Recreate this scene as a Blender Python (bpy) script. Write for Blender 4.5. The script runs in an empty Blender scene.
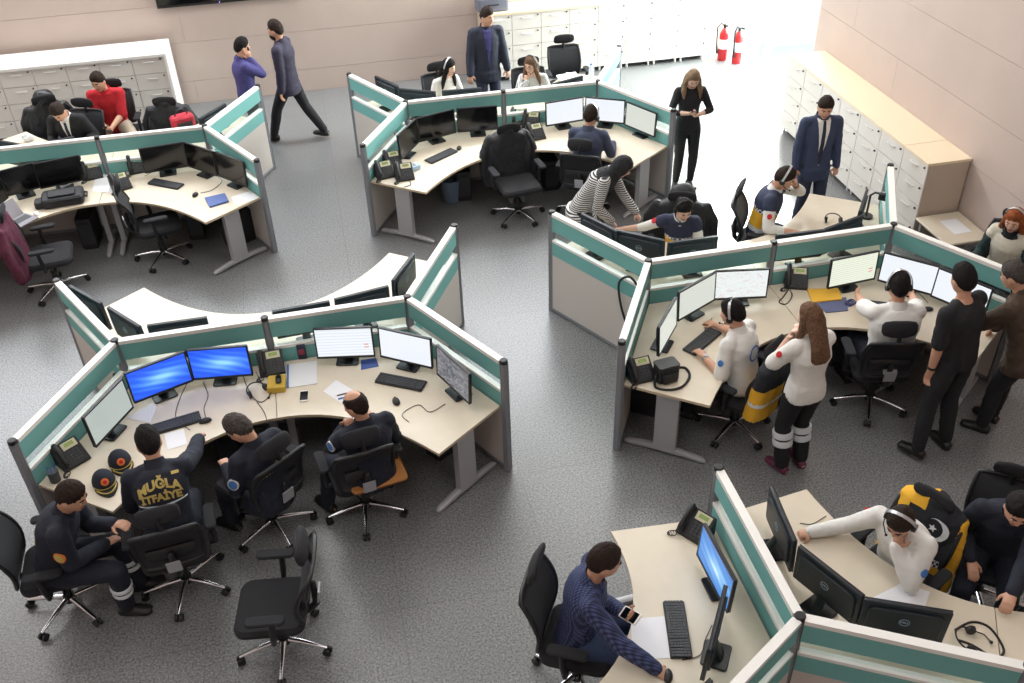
import bpy, bmesh, math, random
from mathutils import Vector, Matrix, noise
from mathutils.bvhtree import BVHTree
random.seed(7)
R = math.radians
PI = math.pi
scene = bpy.context.scene
col = scene.collection
# ---------------------------------------------------------------- camera
FOC, PITCH, ROLL, CAMH, YAW = 969.3, 0.638555, -0.0354105, 5.987, R(-11)
_cp, _sp, _cr, _sr = math.cos(PITCH), math.sin(PITCH), math.cos(ROLL), math.sin(ROLL)
_fw = Vector((0, _cp, -_sp)); _r = Vector((1, 0, 0)); _u = Vector((0, _sp, _cp))
_rz = Matrix.Rotation(YAW, 3, 'Z')
CFW = _rz @ _fw; CR = _rz @ (_cr*_r + _sr*_u); CU = _rz @ (-_sr*_r + _cr*_u)
CAM = Vector((0, 0, CAMH))
def at(u, v, z):
    """the point of the horizontal plane at height z that the photograph shows at pixel (u, v)"""
    d = CFW*FOC + CR*(u-512) - CU*(v-341.5)
    return CAM + d*((z-CAM.z)/d.z)
def heading(p, q, z=.735):
    a, b = at(*p, z), at(*q, z)
    return math.atan2(b.y-a.y, b.x-a.x)
cd = bpy.data.cameras.new('camera'); cam = bpy.data.objects.new('camera', cd); col.objects.link(cam)
cd.sensor_width = 36; cd.lens = FOC/1024*36; cd.clip_start = .05; cd.clip_end = 200
m4 = Matrix((CR, CU, -CFW)).transposed().to_4x4(); m4.translation = CAM
cam.matrix_world = m4
scene.camera = cam

# ---------------------------------------------------------------- materials
def lin(c):
    return tuple(((x/255)/12.92 if x/255 <= .04045 else (((x/255)+.055)/1.055)**2.4) for x in c)
MATS = {}
def mat(name, rgb, rough=.6, metal=0, spec=.5, var=0, vscale=20, bump=0, bscale=200, coat=0):
    if name in MATS: return MATS[name]
    m = bpy.data.materials.new(name); m.use_nodes = True
    nt = m.node_tree; b = nt.nodes['Principled BSDF']
    c = lin(rgb)
    b.inputs['Base Color'].default_value = (*c, 1)
    b.inputs['Roughness'].default_value = rough; b.inputs['Metallic'].default_value = metal
    b.inputs['Specular IOR Level'].default_value = spec
    b.inputs['Coat Weight'].default_value = coat
    tc = nt.nodes.new('ShaderNodeTexCoord')
    if var:
        n = nt.nodes.new('ShaderNodeTexNoise'); n.inputs['Scale'].default_value = vscale; n.inputs['Detail'].default_value = 3
        nt.links.new(tc.outputs['Object'], n.inputs['Vector'])
        r = nt.nodes.new('ShaderNodeValToRGB')
        r.color_ramp.elements[0].color = (*[max(0, x*(1-var)) for x in c], 1); r.color_ramp.elements[0].position = .3
        r.color_ramp.elements[1].color = (*[min(1, x*(1+var)) for x in c], 1); r.color_ramp.elements[1].position = .7
        nt.links.new(n.outputs['Fac'], r.inputs['Fac']); nt.links.new(r.outputs['Color'], b.inputs['Base Color'])
    if bump:
        n = nt.nodes.new('ShaderNodeTexNoise'); n.inputs['Scale'].default_value = bscale
        nt.links.new(tc.outputs['Object'], n.inputs['Vector'])
        bp = nt.nodes.new('ShaderNodeBump'); bp.inputs['Strength'].default_value = bump; bp.inputs['Distance'].default_value = .01
        nt.links.new(n.outputs['Fac'], bp.inputs['Height']); nt.links.new(bp.outputs['Normal'], b.inputs['Normal'])
    MATS[name] = m
    return m
def nodes_of(m):
    nt = m.node_tree
    return nt, nt.nodes['Principled BSDF'], nt.nodes.new('ShaderNodeTexCoord')
def stripes_mat(name, c1, c2, scale, plaid=False, coord='Object', rough=.85, axis='Z', thr=.5):
    m = mat(name, c1, rough); nt, b, tc = nodes_of(m)
    w = nt.nodes.new('ShaderNodeTexWave'); w.bands_direction = axis; w.inputs['Scale'].default_value = scale
    nt.links.new(tc.outputs[coord], w.inputs['Vector'])
    r = nt.nodes.new('ShaderNodeValToRGB')
    r.color_ramp.elements[0].color = (*lin(c1), 1); r.color_ramp.elements[1].color = (*lin(c2), 1)
    r.color_ramp.elements[0].position = thr-.1; r.color_ramp.elements[1].position = thr+.1
    nt.links.new(w.outputs['Fac'], r.inputs['Fac'])
    out = r.outputs['Color']
    if plaid:
        w2 = nt.nodes.new('ShaderNodeTexWave'); w2.bands_direction = 'DIAGONAL'; w2.inputs['Scale'].default_value = scale*.7
        nt.links.new(tc.outputs[coord], w2.inputs['Vector'])
        mx = nt.nodes.new('ShaderNodeMix'); mx.data_type = 'RGBA'; mx.blend_type = 'MULTIPLY'; mx.inputs[0].default_value = .55
        nt.links.new(out, mx.inputs[6]); nt.links.new(w2.outputs['Color'], mx.inputs[7]); out = mx.outputs[2]
    nt.links.new(out, b.inputs['Base Color'])
    return m
def emit_mat(name, rgb, strength):
    m = mat(name, rgb, .3); b = m.node_tree.nodes['Principled BSDF']
    b.inputs['Emission Color'].default_value = (*lin(rgb), 1); b.inputs['Emission Strength'].default_value = strength
    b.inputs['Base Color'].default_value = (.02, .02, .02, 1)
    return m
def screen_mat(name, stops, strength, scale, kind='noise', dist=2):
    m = mat(name, (5, 5, 6), .25); nt, b, tc = nodes_of(m)
    if kind == 'noise':
        t = nt.nodes.new('ShaderNodeTexNoise'); t.inputs['Scale'].default_value = scale; t.inputs['Distortion'].default_value = dist
        nt.links.new(tc.outputs['Generated'], t.inputs['Vector']); f = t.outputs['Fac']
    elif kind == 'glow':       # bright centre with sweeping curves, as a desktop picture
        mp = nt.nodes.new('ShaderNodeMapping'); mp.inputs['Location'].default_value = (-.5, 0, -.42); mp.inputs['Scale'].default_value = (1, 0, 1.5)
        mp.vector_type = 'POINT'
        mp.inputs['Location'].default_value = (-.55, 0, -.72)
        nt.links.new(tc.outputs['Generated'], mp.inputs['Vector'])
        g = nt.nodes.new('ShaderNodeTexGradient'); g.gradient_type = 'QUADRATIC_SPHERE'
        nt.links.new(mp.outputs['Vector'], g.inputs['Vector'])
        w = nt.nodes.new('ShaderNodeTexWave'); w.inputs['Scale'].default_value = scale; w.inputs['Distortion'].default_value = dist; w.inputs['Detail'].default_value = 0
        w.bands_direction = 'DIAGONAL'
        nt.links.new(tc.outputs['Generated'], w.inputs['Vector'])
        ma = nt.nodes.new('ShaderNodeMath'); ma.operation = 'MULTIPLY_ADD'; ma.inputs[1].default_value = .22
        nt.links.new(w.outputs['Fac'], ma.inputs[0]); nt.links.new(g.outputs['Fac'], ma.inputs[2]); f = ma.outputs[0]
    else:                      # text rows
        t = nt.nodes.new('ShaderNodeTexWave'); t.bands_direction = 'Z'; t.inputs['Scale'].default_value = scale
        t.inputs['Distortion'].default_value = dist; t.inputs['Detail Scale'].default_value = 3
        nt.links.new(tc.outputs['Generated'], t.inputs['Vector']); f = t.outputs['Fac']
    r = nt.nodes.new('ShaderNodeValToRGB')
    while len(r.color_ramp.elements) < len(stops): r.color_ramp.elements.new(.5)
    for e, (p, c) in zip(r.color_ramp.elements, stops): e.position = p; e.color = (*lin(c), 1)
    nt.links.new(f, r.inputs['Fac']); nt.links.new(r.outputs['Color'], b.inputs['Emission Color'])
    b.inputs['Emission Strength'].default_value = strength
    return m

# ---------------------------------------------------------------- mesh builder
class MB:
    def __init__(s): s.v = []; s.f = []; s.mi = []; s.cur = 0
    def add(s, vs, fs):
        o = len(s.v); s.v += [Vector(v) for v in vs]
        for f in fs: s.f.append(tuple(i+o for i in f)); s.mi.append(s.cur)
        return s
    def box(s, c, d, M=None, ch=0):
        x, y, z = d[0]/2, d[1]/2, d[2]/2
        if ch:
            return s.rprism(c, d, ch, M)
        vs = [Vector((sx*x, sy*y, sz*z)) for sz in (-1, 1) for sy in (-1, 1) for sx in (-1, 1)]
        if M: vs = [M @ v for v in vs]
        return s.add([v+Vector(c) for v in vs], [(0, 2, 3, 1), (4, 5, 7, 6), (0, 1, 5, 4), (2, 6, 7, 3), (0, 4, 6, 2), (1, 3, 7, 5)])
    def rprism(s, c, d, r, M=None, n=4):
        """box with its upright edges rounded and its top and bottom rims chamfered"""
        x, y, z = d[0]/2, d[1]/2, d[2]/2; e = min(r*.4, z*.6)
        rings = []
        for zz, off in ((-z, e), (-z+e, 0), (z-e, 0), (z, e)):
            ring = []
            for k, (cx, cy) in enumerate(((x-r, y-r), (-x+r, y-r), (-x+r, -y+r), (x-r, -y+r))):
                for i in range(n+1):
                    a = PI/2*(k+i/n); rr = r-off
                    ring.append(Vector((cx+rr*math.cos(a), cy+rr*math.sin(a), zz)))
            rings.append(ring)
        if M: rings = [[M @ v for v in q] for q in rings]
        return s.skin([[v+Vector(c) for v in q] for q in rings])
    def skin(s, rings, close=True, caps=True):
        n = len(rings[0]); vs = [v for q in rings for v in q]; fs = []
        for k in range(len(rings)-1):
            for i in range(n if close else n-1):
                j = (i+1) % n
                fs.append((k*n+i, k*n+j, (k+1)*n+j, (k+1)*n+i))
        if caps:
            fs.append(tuple(reversed(range(n)))); fs.append(tuple((len(rings)-1)*n+i for i in range(n)))
        return s.add(vs, fs)
    def prism(s, poly, z0, z1):
        n = len(poly)
        return s.skin([[Vector((p[0], p[1], z)) for p in poly] for z in (z0, z1)])
    def tube(s, pts, rad, n=8, round_ends=False):
        pts = [Vector(p) for p in pts]
        if not hasattr(rad, '__len__'): rad = [rad]*len(pts)
        rad = list(rad)
        if round_ends:
            a = (pts[0]-pts[1]).normalized(); b = (pts[-1]-pts[-2]).normalized()
            p0, p1, r0, r1 = pts[0], pts[-1], rad[0], rad[-1]
            pre = [(p0+a*r0*math.sin(R(t)), r0*math.cos(R(t))) for t in (85, 60, 30)]
            post = [(p1+b*r1*math.sin(R(t)), r1*math.cos(R(t))) for t in (30, 60, 85)]
            pts = [q[0] for q in pre]+pts+[q[0] for q in post]; rad = [q[1] for q in pre]+rad+[q[1] for q in post]
        d = (pts[1]-pts[0]).normalized(); x = d.orthogonal().normalized(); rings = []
        for i, p in enumerate(pts):
            a = pts[max(0, i-1)]; b = pts[min(len(pts)-1, i+1)]; dd = (b-a)
            dd = dd.normalized() if dd.length > 1e-9 else d
            x = (x - dd*x.dot(dd)); x = x.normalized() if x.length > 1e-6 else dd.orthogonal().normalized()
            y = dd.cross(x)
            rings.append([p+(x*math.cos(2*PI*k/n)+y*math.sin(2*PI*k/n))*rad[i] for k in range(n)])
        return s.skin(rings)
    def loft(s, secs, n=16, pw=1.0):
        """secs: (centre, X, Y, rx, ry)"""
        rings = []
        for c, X, Y, rx, ry in secs:
            q = []
            for k in range(n):
                a = 2*PI*k/n; ca, sa = math.cos(a), math.sin(a)
                ca = math.copysign(abs(ca)**pw, ca); sa = math.copysign(abs(sa)**pw, sa)
                q.append(Vector(c)+X*(rx*ca)+Y*(ry*sa))
            rings.append(q)
        return s.skin(rings)
    def ball(s, c, r, M=None, nu=14, nv=9, fn=None):
        rx, ry, rz = r if hasattr(r, '__len__') else (r, r, r)
        rings = []
        for j in range(nv+1):
            t = PI*(j+.0)/nv; t = min(max(t, .02), PI-.02)
            q = []
            for k in range(nu):
                a = 2*PI*k/nu; d = Vector((math.sin(t)*math.cos(a), math.sin(t)*math.sin(a), -math.cos(t)))
                f = fn(d) if fn else 1
                v = Vector((d.x*rx*f, d.y*ry*f, d.z*rz*f))
                q.append((M @ v if M else v)+Vector(c))
            rings.append(q)
        return s.skin(rings)
    def torus(s, c, Rr, r, X=Vector((1, 0, 0)), Y=Vector((0, 1, 0)), n=20, m=6, a0=0, a1=360):
        full = (a1-a0) >= 360
        pts = [Vector(c)+(X*math.cos(R(a0+(a1-a0)*k/n))+Y*math.sin(R(a0+(a1-a0)*k/n)))*Rr for k in range(n+1)]
        return s.tube(pts, r, m)
    def mesh(s, name, mats, smooth=None):
        me = bpy.data.meshes.new(name)
        me.from_pydata([tuple(v) for v in s.v], [], s.f)
        for m in (mats if isinstance(mats, (list, tuple)) else [mats]): me.materials.append(m)
        if any(s.mi): me.polygons.foreach_set('material_index', s.mi)
        bm = bmesh.new(); bm.from_mesh(me); bmesh.ops.recalc_face_normals(bm, faces=bm.faces); bm.to_mesh(me); bm.free()
        if smooth:
            me.polygons.foreach_set('use_smooth', [True]*len(me.polygons)); me.set_sharp_from_angle(angle=R(smooth))
        me.update()
        return me
    def obj(s, name, mats, parent=None, smooth=None, loc=None, rz=0):
        return link(name, s.mesh(name, mats, smooth), parent, loc, rz)
CH = {}
def link(name, me, parent=None, loc=None, rz=0):
    o = bpy.data.objects.new(name, me); col.objects.link(o)
    if parent is not None: o.parent = parent; CH.setdefault(parent.name, []).append(o)
    if loc is not None: o.location = loc
    if rz: o.rotation_euler = (0, 0, rz)
    return o
def tag(o, label, cat, group=None, kind='thing'):
    o['label'] = label; o['category'] = cat; o['kind'] = kind
    if group: o['group'] = group
    elif 'group' in o: del o['group']
    return o
def struct(name, mb, m, smooth=None):
    o = mb.obj(name, m, None, smooth); o['kind'] = 'structure'; return o
def empty(name, loc=(0, 0, 0), rz=0, label=None, cat=None, group=None):
    o = bpy.data.objects.new(name, None); o.empty_display_size = .1; col.objects.link(o)
    o.location = loc; o.rotation_euler = (0, 0, rz)
    if label: tag(o, label, cat, group)
    return o
def copy_tree(o, parent=None):
    c = o.copy(); col.objects.link(c)
    if parent is not None: c.parent = parent; CH.setdefault(parent.name, []).append(c)
    for ch in CH.get(o.name, []): copy_tree(ch, c)
    return c
PROTO = {}
def inst(key, maker, loc, rz, label, cat, group=None):
    """the first time builds the thing, afterwards copies it and each of its parts"""
    if key not in PROTO: o = maker(); PROTO[key] = o
    else: o = copy_tree(PROTO[key])
    o.location = loc; o.rotation_euler = (0, 0, rz)
    return tag(o, label, cat, group)
def text_mesh(name, s, size, m, extrude=.001, follow=None, align='CENTER', bold=0):
    cu = bpy.data.curves.new(name, 'FONT'); cu.body = s; cu.size = size; cu.extrude = extrude; cu.align_x = align; cu.align_y = 'CENTER'
    cu.offset = bold; cu.resolution_u = 3
    o = bpy.data.objects.new(name, cu); col.objects.link(o)
    bpy.context.view_layer.update()
    me = bpy.data.meshes.new_from_object(o.evaluated_get(bpy.context.evaluated_depsgraph_get()))
    bpy.data.objects.remove(o); bpy.data.curves.remove(cu)
    me.name = name; me.materials.clear(); me.materials.append(m)
    return me
def remesh(mb, voxel, smooth=2, fac=.5):
    me = mb.mesh('tmp', mat('grey_plain', (120, 120, 120)))
    o = bpy.data.objects.new('tmp', me); col.objects.link(o)
    r = o.modifiers.new('r', 'REMESH'); r.mode = 'VOXEL'; r.voxel_size = voxel; r.use_smooth_shade = True
    if smooth:
        q = o.modifiers.new('s', 'SMOOTH'); q.factor = fac; q.iterations = smooth
    bpy.context.view_layer.update()
    out = bpy.data.meshes.new_from_object(o.evaluated_get(bpy.context.evaluated_depsgraph_get()))
    bpy.data.objects.remove(o); bpy.data.meshes.remove(me)
    out.materials.clear()
    return out
# ---------------------------------------------------------------- people
SKIN = mat('skin', (205, 156, 130), .5, var=.06, vscale=9)
SKINP = mat('skin_pale', (222, 180, 158), .5, var=.05, vscale=9)
LIP = mat('lip', (160, 88, 82), .45)
EYEW = mat('eye_white', (230, 228, 222), .3); IRIS = mat('iris', (50, 32, 24), .2)
HAIRS = {'black': mat('hair_black', (26, 22, 22), .75, spec=.2, var=.3, vscale=60, bump=.5, bscale=90), 'dark': mat('hair_dark_brown', (44, 33, 28), .75, spec=.2, var=.3, vscale=60, bump=.5, bscale=90),
         'brown': mat('hair_brown', (104, 78, 60), .75, spec=.2, var=.35, vscale=50, bump=.5, bscale=90), 'red': mat('hair_red', (140, 76, 42), .75, spec=.2, var=.3, vscale=50, bump=.5, bscale=90),
         'fair': mat('hair_ash', (128, 106, 84), .75, spec=.2, var=.35, vscale=40, bump=.5, bscale=90), 'grey': mat('hair_grey', (72, 66, 63), .75, spec=.2, var=.4, vscale=70, bump=.5, bscale=90),
         'scarf': mat('scarf_black', (30, 30, 34), .8, var=.2, vscale=15)}
HBLACK = mat('headset_black', (24, 24, 26), .4); HSILV = mat('headset_silver', (200, 200, 204), .3, .6)
def displace(me, fn):
    n = len(me.vertices); co = [0.0]*(3*n); me.vertices.foreach_get('co', co); no = [0.0]*(3*n); me.vertex_normals.foreach_get('vector', no)
    for i in range(n):
        j = 3*i; w = fn(Vector(co[j:j+3])); co[j] += no[j]*w; co[j+1] += no[j+1]*w; co[j+2] += no[j+2]*w
    me.vertices.foreach_set('co', co); me.update()
def sstep(a, b, x):
    t = min(max((x-a)/(b-a), 0), 1); return t*t*(3-2*t)
def ik(a, b, l1, l2, pole):
    d = b-a; L = d.length
    mx = (l1+l2)*.995
    if L > mx: d = d*(mx/L); L = mx; b = a+d
    if L < abs(l1-l2)+.03: L = abs(l1-l2)+.03; b = a+d.normalized()*L; d = b-a
    u = d.normalized(); q = pole-u*pole.dot(u)
    q = q.normalized() if q.length > 1e-5 else u.orthogonal().normalized()
    x = (l1*l1-l2*l2+L*L)/(2*L); h = math.sqrt(max(l1*l1-x*x, 0))
    return a+u*x+q*h, b
HEAD = (.079, .099, .122)
def head_fn(d):
    f = 1.0
    return f
class Person:
    def __init__(s, label, xy, face, scale=1.0, seated=True, hip=None, lean=8, side=0, twist=0, head=(0, 0, 0), lh=None, rh=None,
                 lf=None, rf=None, lpole=None, rpole=None, lknee=None, rknee=None, curl=25, fem=False, skin=SKIN, girth=1.0,
                 lpalm=(0, 0, -1), rpalm=(0, 0, -1), ldir=None, rdir=None):
        s.root = empty('person', (xy[0], xy[1], 0), face-PI/2, label, 'person')
        s.root.scale = (scale,)*3
        s.M = Matrix.Translation((xy[0], xy[1], 0)) @ Matrix.Rotation(face-PI/2, 4, 'Z') @ Matrix.Scale(scale, 4)
        s.inv = s.M.inverted(); s.fem = fem; s.skin = skin; s.g = girth; s.seated = seated
        s.hip = Vector(hip if hip else ((0, 0, .55) if seated else (0, 0, .9)))
        lean, side, twist = R(lean), R(side), R(twist)
        # spine
        s.fr = []; p = s.hip - Vector((0, 0, .0)); ds = .01
        for k in range(-14, 70):
            t = k*ds; g = .35+.65*sstep(-.05, .35, t)
            th, si, tw = lean*g, side*g, twist*min(max(t/.45, 0), 1)
            Z = Matrix.Rotation(si, 3, 'Y') @ Matrix.Rotation(-th, 3, 'X') @ Vector((0, 0, 1))
            X = Matrix.Rotation(tw, 3, 'Z') @ Vector((1, 0, 0)); X = (X-Z*X.dot(Z)).normalized(); Y = Z.cross(X)
            s.fr.append((t, X, Y, Z))
        i0 = 14; pos = [None]*len(s.fr); pos[i0] = Vector(s.hip)
        for i in range(i0+1, len(s.fr)): pos[i] = pos[i-1]+s.fr[i][3]*ds
        for i in range(i0-1, -1, -1): pos[i] = pos[i+1]-s.fr[i][3]*ds
        s.pos = pos
        # head
        yaw, pitch, roll = (R(q) for q in head)
        s.RH = (Matrix.Rotation(yaw, 3, 'Z') @ Matrix.Rotation(-pitch, 3, 'X') @ Matrix.Rotation(roll, 3, 'Y'))
        nb, Xn, Yn, Zn = s.sp(.555)
        up = s.RH @ Vector((0, 0, 1))
        s.neck = (nb, nb+Zn*.02+up*.03)
        s.hc = nb+Zn*.032+up*.108+s.RH @ Vector((0, .028, 0))
        # limbs
        sw = .155 if fem else .178
        sc, X, Y, Z = s.sp(.475)
        s.sh = [sc-X*sw, sc+X*sw]      # left, right
        def T(v, d):
            if v is None: return Vector(d)
            if v[0] == 'w': return s.inv @ at(*v[1:])
            if v[0] == 'h':            # relative to the head
                return s.hc + s.RH @ Vector(v[1:])
            return Vector(v)
        hz = s.hip.z
        dl = (-.2, .3, .77) if seated else (-.25, .04, .78); dr = (.2, .3, .77) if seated else (.25, .04, .78)
        hd = (T(lh, dl), T(rh, dr))
        s.el, s.wr = [None]*2, [None]*2
        for k, sg, pole in ((0, -1, lpole), (1, 1, rpole)):
            pv = Vector(pole) if pole else Vector((sg*.45, -.5, -1))
            s.el[k], s.wr[k] = ik(s.sh[k], hd[k], .285, .255, pv)
        c, X, Y, Z = s.sp(0); hw = .09
        s.hj = [c-X*hw, c+X*hw]
        fl = T(lf, (-.14, .40, .085) if seated else (-.1, .0, .085)); frr = T(rf, (.14, .40, .085) if seated else (.1, .0, .085))
        s.kn, s.an = [None]*2, [None]*2
        for k, kp, ft in ((0, lknee, fl), (1, rknee, frr)):
            pv = Vector(kp) if kp else Vector(((-.15, .15)[k] if seated else 0, 1, .5 if seated else .1))
            s.kn[k], s.an[k] = ik(s.hj[k], ft, .425, .405, pv)
        s.hdir = [Vector(ldir) if ldir else (s.wr[0]-s.el[0]), Vector(rdir) if rdir else (s.wr[1]-s.el[1])]
        s.palm = [Vector(lpalm), Vector(rpalm)]
        s.curl = curl if hasattr(curl, '__len__') else (curl, curl)
        s.make_body()
    def sp(s, t):
        k = min(max(int(round((t+.14)/.01)), 0), len(s.fr)-1)
        _, X, Y, Z = s.fr[k]; return s.pos[k], X, Y, Z
    def torso_secs(s, add=0, t0=-.1, t1=.58, skip_neck=False):
        g = s.g
        if s.fem: prof = [(-.10, .12, .085), (-.03, .162, .11), (.06, .152, .105), (.17, .118, .088), (.27, .130, .098), (.36, .145, .118), (.43, .14, .10), (.49, .115, .075), (.53, .07, .06), (.565, .05, .052), (.60, .047, .05)]
        else: prof = [(-.10, .125, .085), (-.03, .162, .112), (.06, .158, .112), (.17, .148, .105), (.27, .158, .112), (.36, .172, .12), (.43, .172, .112), (.49, .135, .085), (.53, .08, .066), (.565, .057, .058), (.60, .053, .056)]
        out = []
        for t, a, b in prof:
            if t < t0-1e-6 or t > t1+1e-6: continue
            c, X, Y, Z = s.sp(t); k = g if t < .45 else 1+(g-1)*.4
            off = Y*(-.012 if .3 < t < .5 else 0)
            out.append((c+off, X, Y, a*k+add, b*k+add))
        return out
    def limb(s, mb, pts, rad, n=12): mb.tube(pts, rad, n, True)
    def arm_pts(s, k): return s.sh[k], s.el[k], s.wr[k]
    def add_arm(s, mb, k, a, upto=1.0, gf=1.0):
        A, B, C = s.arm_pts(k); g = gf*(.86 if s.fem else 1)
        mb.ball(A, .054*g+a, nu=12, nv=8); nk = s.sp(.525)[0]; s.limb(mb, [nk.lerp(A, .15), nk.lerp(A, .6), A], [.046*g+a*.7, .05*g+a*.7, .05*g+a*.8])
        if upto <= .5:
            E = A.lerp(B, upto*2); s.limb(mb, [A, A.lerp(E, .5), E], [.056*g+a, .053*g+a, .05*g+a*1.3]); return
        s.limb(mb, [A, A.lerp(B, .5), B], [.056*g+a, .05*g+a, .043*g+a])
        E = B.lerp(C, (upto-.5)*2)
        s.limb(mb, [B, B.lerp(E, .35), E], [.043*g+a, .042*g+a, .03*g+a*1.1])
    def add_leg(s, mb, k, a, upto=1.0, loose=0):
        A, B, C = s.hj[k], s.kn[k], s.an[k]; g = s.g
        mb.ball(A, .076*g+a*.8, nu=12, nv=8)
        s.limb(mb, [A, A.lerp(B, .15), A.lerp(B, .4), B], [.08*g+a, .088*g+a, .078*g+a, .057+a])
        E = B.lerp(C, upto)
        s.limb(mb, [B, B.lerp(E, .3), B.lerp(E, .75), E], [.057+a, .057+a, .044+a+loose, .038+a+loose])
    def add_foot(s, mb, k, a):
        C = s.an[k]; d = s.kn[k]-C
        f = Vector((0, 1, 0)); X = Vector((1, 0, 0)); sg = (-1, 1)[k]
        f = (f+X*sg*.2).normalized()
        if abs(C.z-.085) > .03 or True:
            pass
        X = f.cross(Vector((0, 0, 1))).normalized(); Z = Vector((0, 0, 1))
        b = Vector((C.x, C.y, C.z-.05))
        prof = [(-.075, .022, .02, .0), (-.065, .034, .036, .0), (-.02, .04, .05, .004), (.04, .043, .042, .0), (.1, .047, .03, -.006), (.15, .042, .024, -.01), (.175, .022, .016, -.012)]
        mb.loft([(b+f*y+Z*z, X, Z, rx+a, rz+a) for y, rx, rz, z in prof], 12)
    def add_hand(s, mb, k):
        W = s.wr[k]; d = s.hdir[k].normalized(); n = s.palm[k]; n = n-d*n.dot(d)
        n = n.normalized() if n.length > 1e-4 else d.orthogonal().normalized()
        med = -n.cross(d) if k == 1 else n.cross(d)
        g = .9 if s.fem else 1.0; c = R(s.curl[k])
        mb.loft([(W+d*t, med, n, rx*g, rz*g) for t, rx, rz in ((-.02, .028, .022), (.0, .029, .021), (.03, .036, .019), (.07, .041, .017), (.092, .038, .014))], 12)
        for q, L in ((.030, .068), (.010, .076), (-.011, .070), (-.031, .056)):
            p0 = W+d*.085*g+med*q*g; d1 = (d*math.cos(c)+n*math.sin(c)+med*q*1.5).normalized(); p1 = p0+d1*L*.5*g
            d2 = (d1*math.cos(c*1.2)+(n*math.cos(c)-d*math.sin(c))*math.sin(c*1.2)).normalized(); p2 = p1+d2*L*.5*g
            s.limb(mb, [p0-d*.015, p0, p1, p2], [.0105*g, .0105*g, .0098*g, .0085*g], 8)
        p0 = W+d*.025*g+med*.028*g; d1 = (d*.6+med*.65+n*.35).normalized(); p1 = p0+d1*.045*g; d2 = (d*.85+med*.2+n*.45).normalized()
        s.limb(mb, [p0, p1, p1+d2*.032*g], [.014*g, .012*g, .0095*g], 8)
        s.__dict__.setdefault('grip', {})[k] = (W+d*.095*g+n*.03, d, n, med)
    def H(s, v): return s.hc+s.RH @ Vector(v)
    def make_body(s):
        mb = MB()
        mb.loft(s.torso_secs(), 20, .9)
        for k in (0, 1):
            s.add_arm(mb, k, 0); s.add_leg(mb, k, 0); s.add_foot(mb, k, 0); s.add_hand(mb, k)
        s.limb(mb, [s.neck[0], s.hc+s.RH @ Vector((0, -.03, -.04))], [.054 if not s.fem else .047]*2)
        Mh = s.RH
        def hf(d):
            return 1.0
        rings = MB()
        # head: cranium, face wedge, jaw, nose, brow, ears
        def shape(d):
            return 1.0
        mb.ball(s.hc, HEAD, Mh, 20, 14)
        def loc(c, r): mb.ball(s.H(c), r, Mh, 12, 8)
        loc((0, .022, -.055), (.058, .066, .062)); loc((0, .052, -.088), (.034, .036, .03)); loc((0, .074, .02), (.05, .018, .02))
        loc((-.034, .066, -.03), (.024, .02, .022)); loc((.034, .066, -.03), (.024, .02, .022))
        mb.loft([(s.H((0, .09, .018)), Mh @ Vector((1, 0, 0)), Mh @ Vector((0, 1, 0)), .008, .008), (s.H((0, .098, -.012)), Mh @ Vector((1, 0, 0)), Mh @ Vector((0, 1, 0)), .011, .014), (s.H((0, .1, -.032)), Mh @ Vector((1, 0, 0)), Mh @ Vector((0, 1, 0)), .016, .014), (s.H((0, .088, -.042)), Mh @ Vector((1, 0, 0)), Mh @ Vector((0, 1, 0)), .012, .01)], 10)
        for sg in (-1, 1): loc((sg*.078, -.008, -.012), (.011, .02, .033))
        me = remesh(mb, .0085, 2)
        me.materials.append(s.skin)
        s.body = link('body', me, s.root)
        for sg in (-1, 1):
            e = MB(); c = s.H((sg*.032, .083, .004)); e.ball(c, (.013, .009, .006), Mh, 10, 6); e.cur = 1; e.ball(s.H((sg*.032, .0875, .003)), (.0075, .006, .0062), Mh, 8, 6)
            e.obj('eye', [EYEW, IRIS], s.root, 40)
        m = MB(); m.loft([(s.H((x, .088-.35*abs(x), -.066)), Mh @ Vector((0, 1, 0)), Mh @ Vector((0, 0, 1)), .008, r) for x, r in ((-.024, .002), (-.012, .006), (0, .0075), (.012, .006), (.024, .002))], 8)
        m.obj('mouth', LIP, s.root, 60)
    # -- clothing
    def cloth(s, name, mb, m, voxel=.013, fold=.004, zone=None, label=None):
        me = remesh(mb, voxel, 3)
        ms = m if isinstance(m, (list, tuple)) else [m]
        for q in ms: me.materials.append(q)
        if fold:
            displace(me, lambda p: fold*(noise.noise(Vector((p.x*9, p.y*9, p.z*16)))+.5*noise.noise(p*31)))
        if zone:
            for f in me.polygons: f.material_index = zone(f.center)
        o = link(name, me, s.root)
        if label: o['label'] = label
        return o
    def tcoord(s, p):
        """height along the spine and sideways / forward offsets of a point"""
        best = min(range(len(s.pos)), key=lambda i: (s.pos[i]-p).length_squared)
        t, X, Y, Z = s.fr[best]; d = p-s.pos[best]
        return t, d.dot(X), d.dot(Y)
    def top(s, m, sleeve=1.0, add=.014, hem=-.08, name='shirt', zone=None, collar=None, fold=.004, loose=0, neck=.545, sadd=None, label=None):
        mb = MB(); secs = s.torso_secs(add, -.1, neck)
        if hem < -.1:
            c, X, Y, Z = s.sp(-.03); dz = Vector((0, 0, -1))
            base = [(c+dz*(abs(hem)-.03), X, Y, .176*s.g+add+loose, .128*s.g+add+loose), (c-Z*.03, X, Y, .176*s.g+add+loose, .126*s.g+add+loose)]
            secs = base+[q for q in secs if (q[0]-c).dot(Vector((0, 0, 1))) > -.02]
        else:
            secs = [q for i, q in enumerate(secs)]
            secs = secs[1:] if hem > -.1 else secs
            c, X, Y, Z = s.sp(hem); secs = [(c, X, Y, .158*s.g+add+loose, .108*s.g+add+loose)]+secs
        mb.loft(secs, 20, .9)
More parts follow.
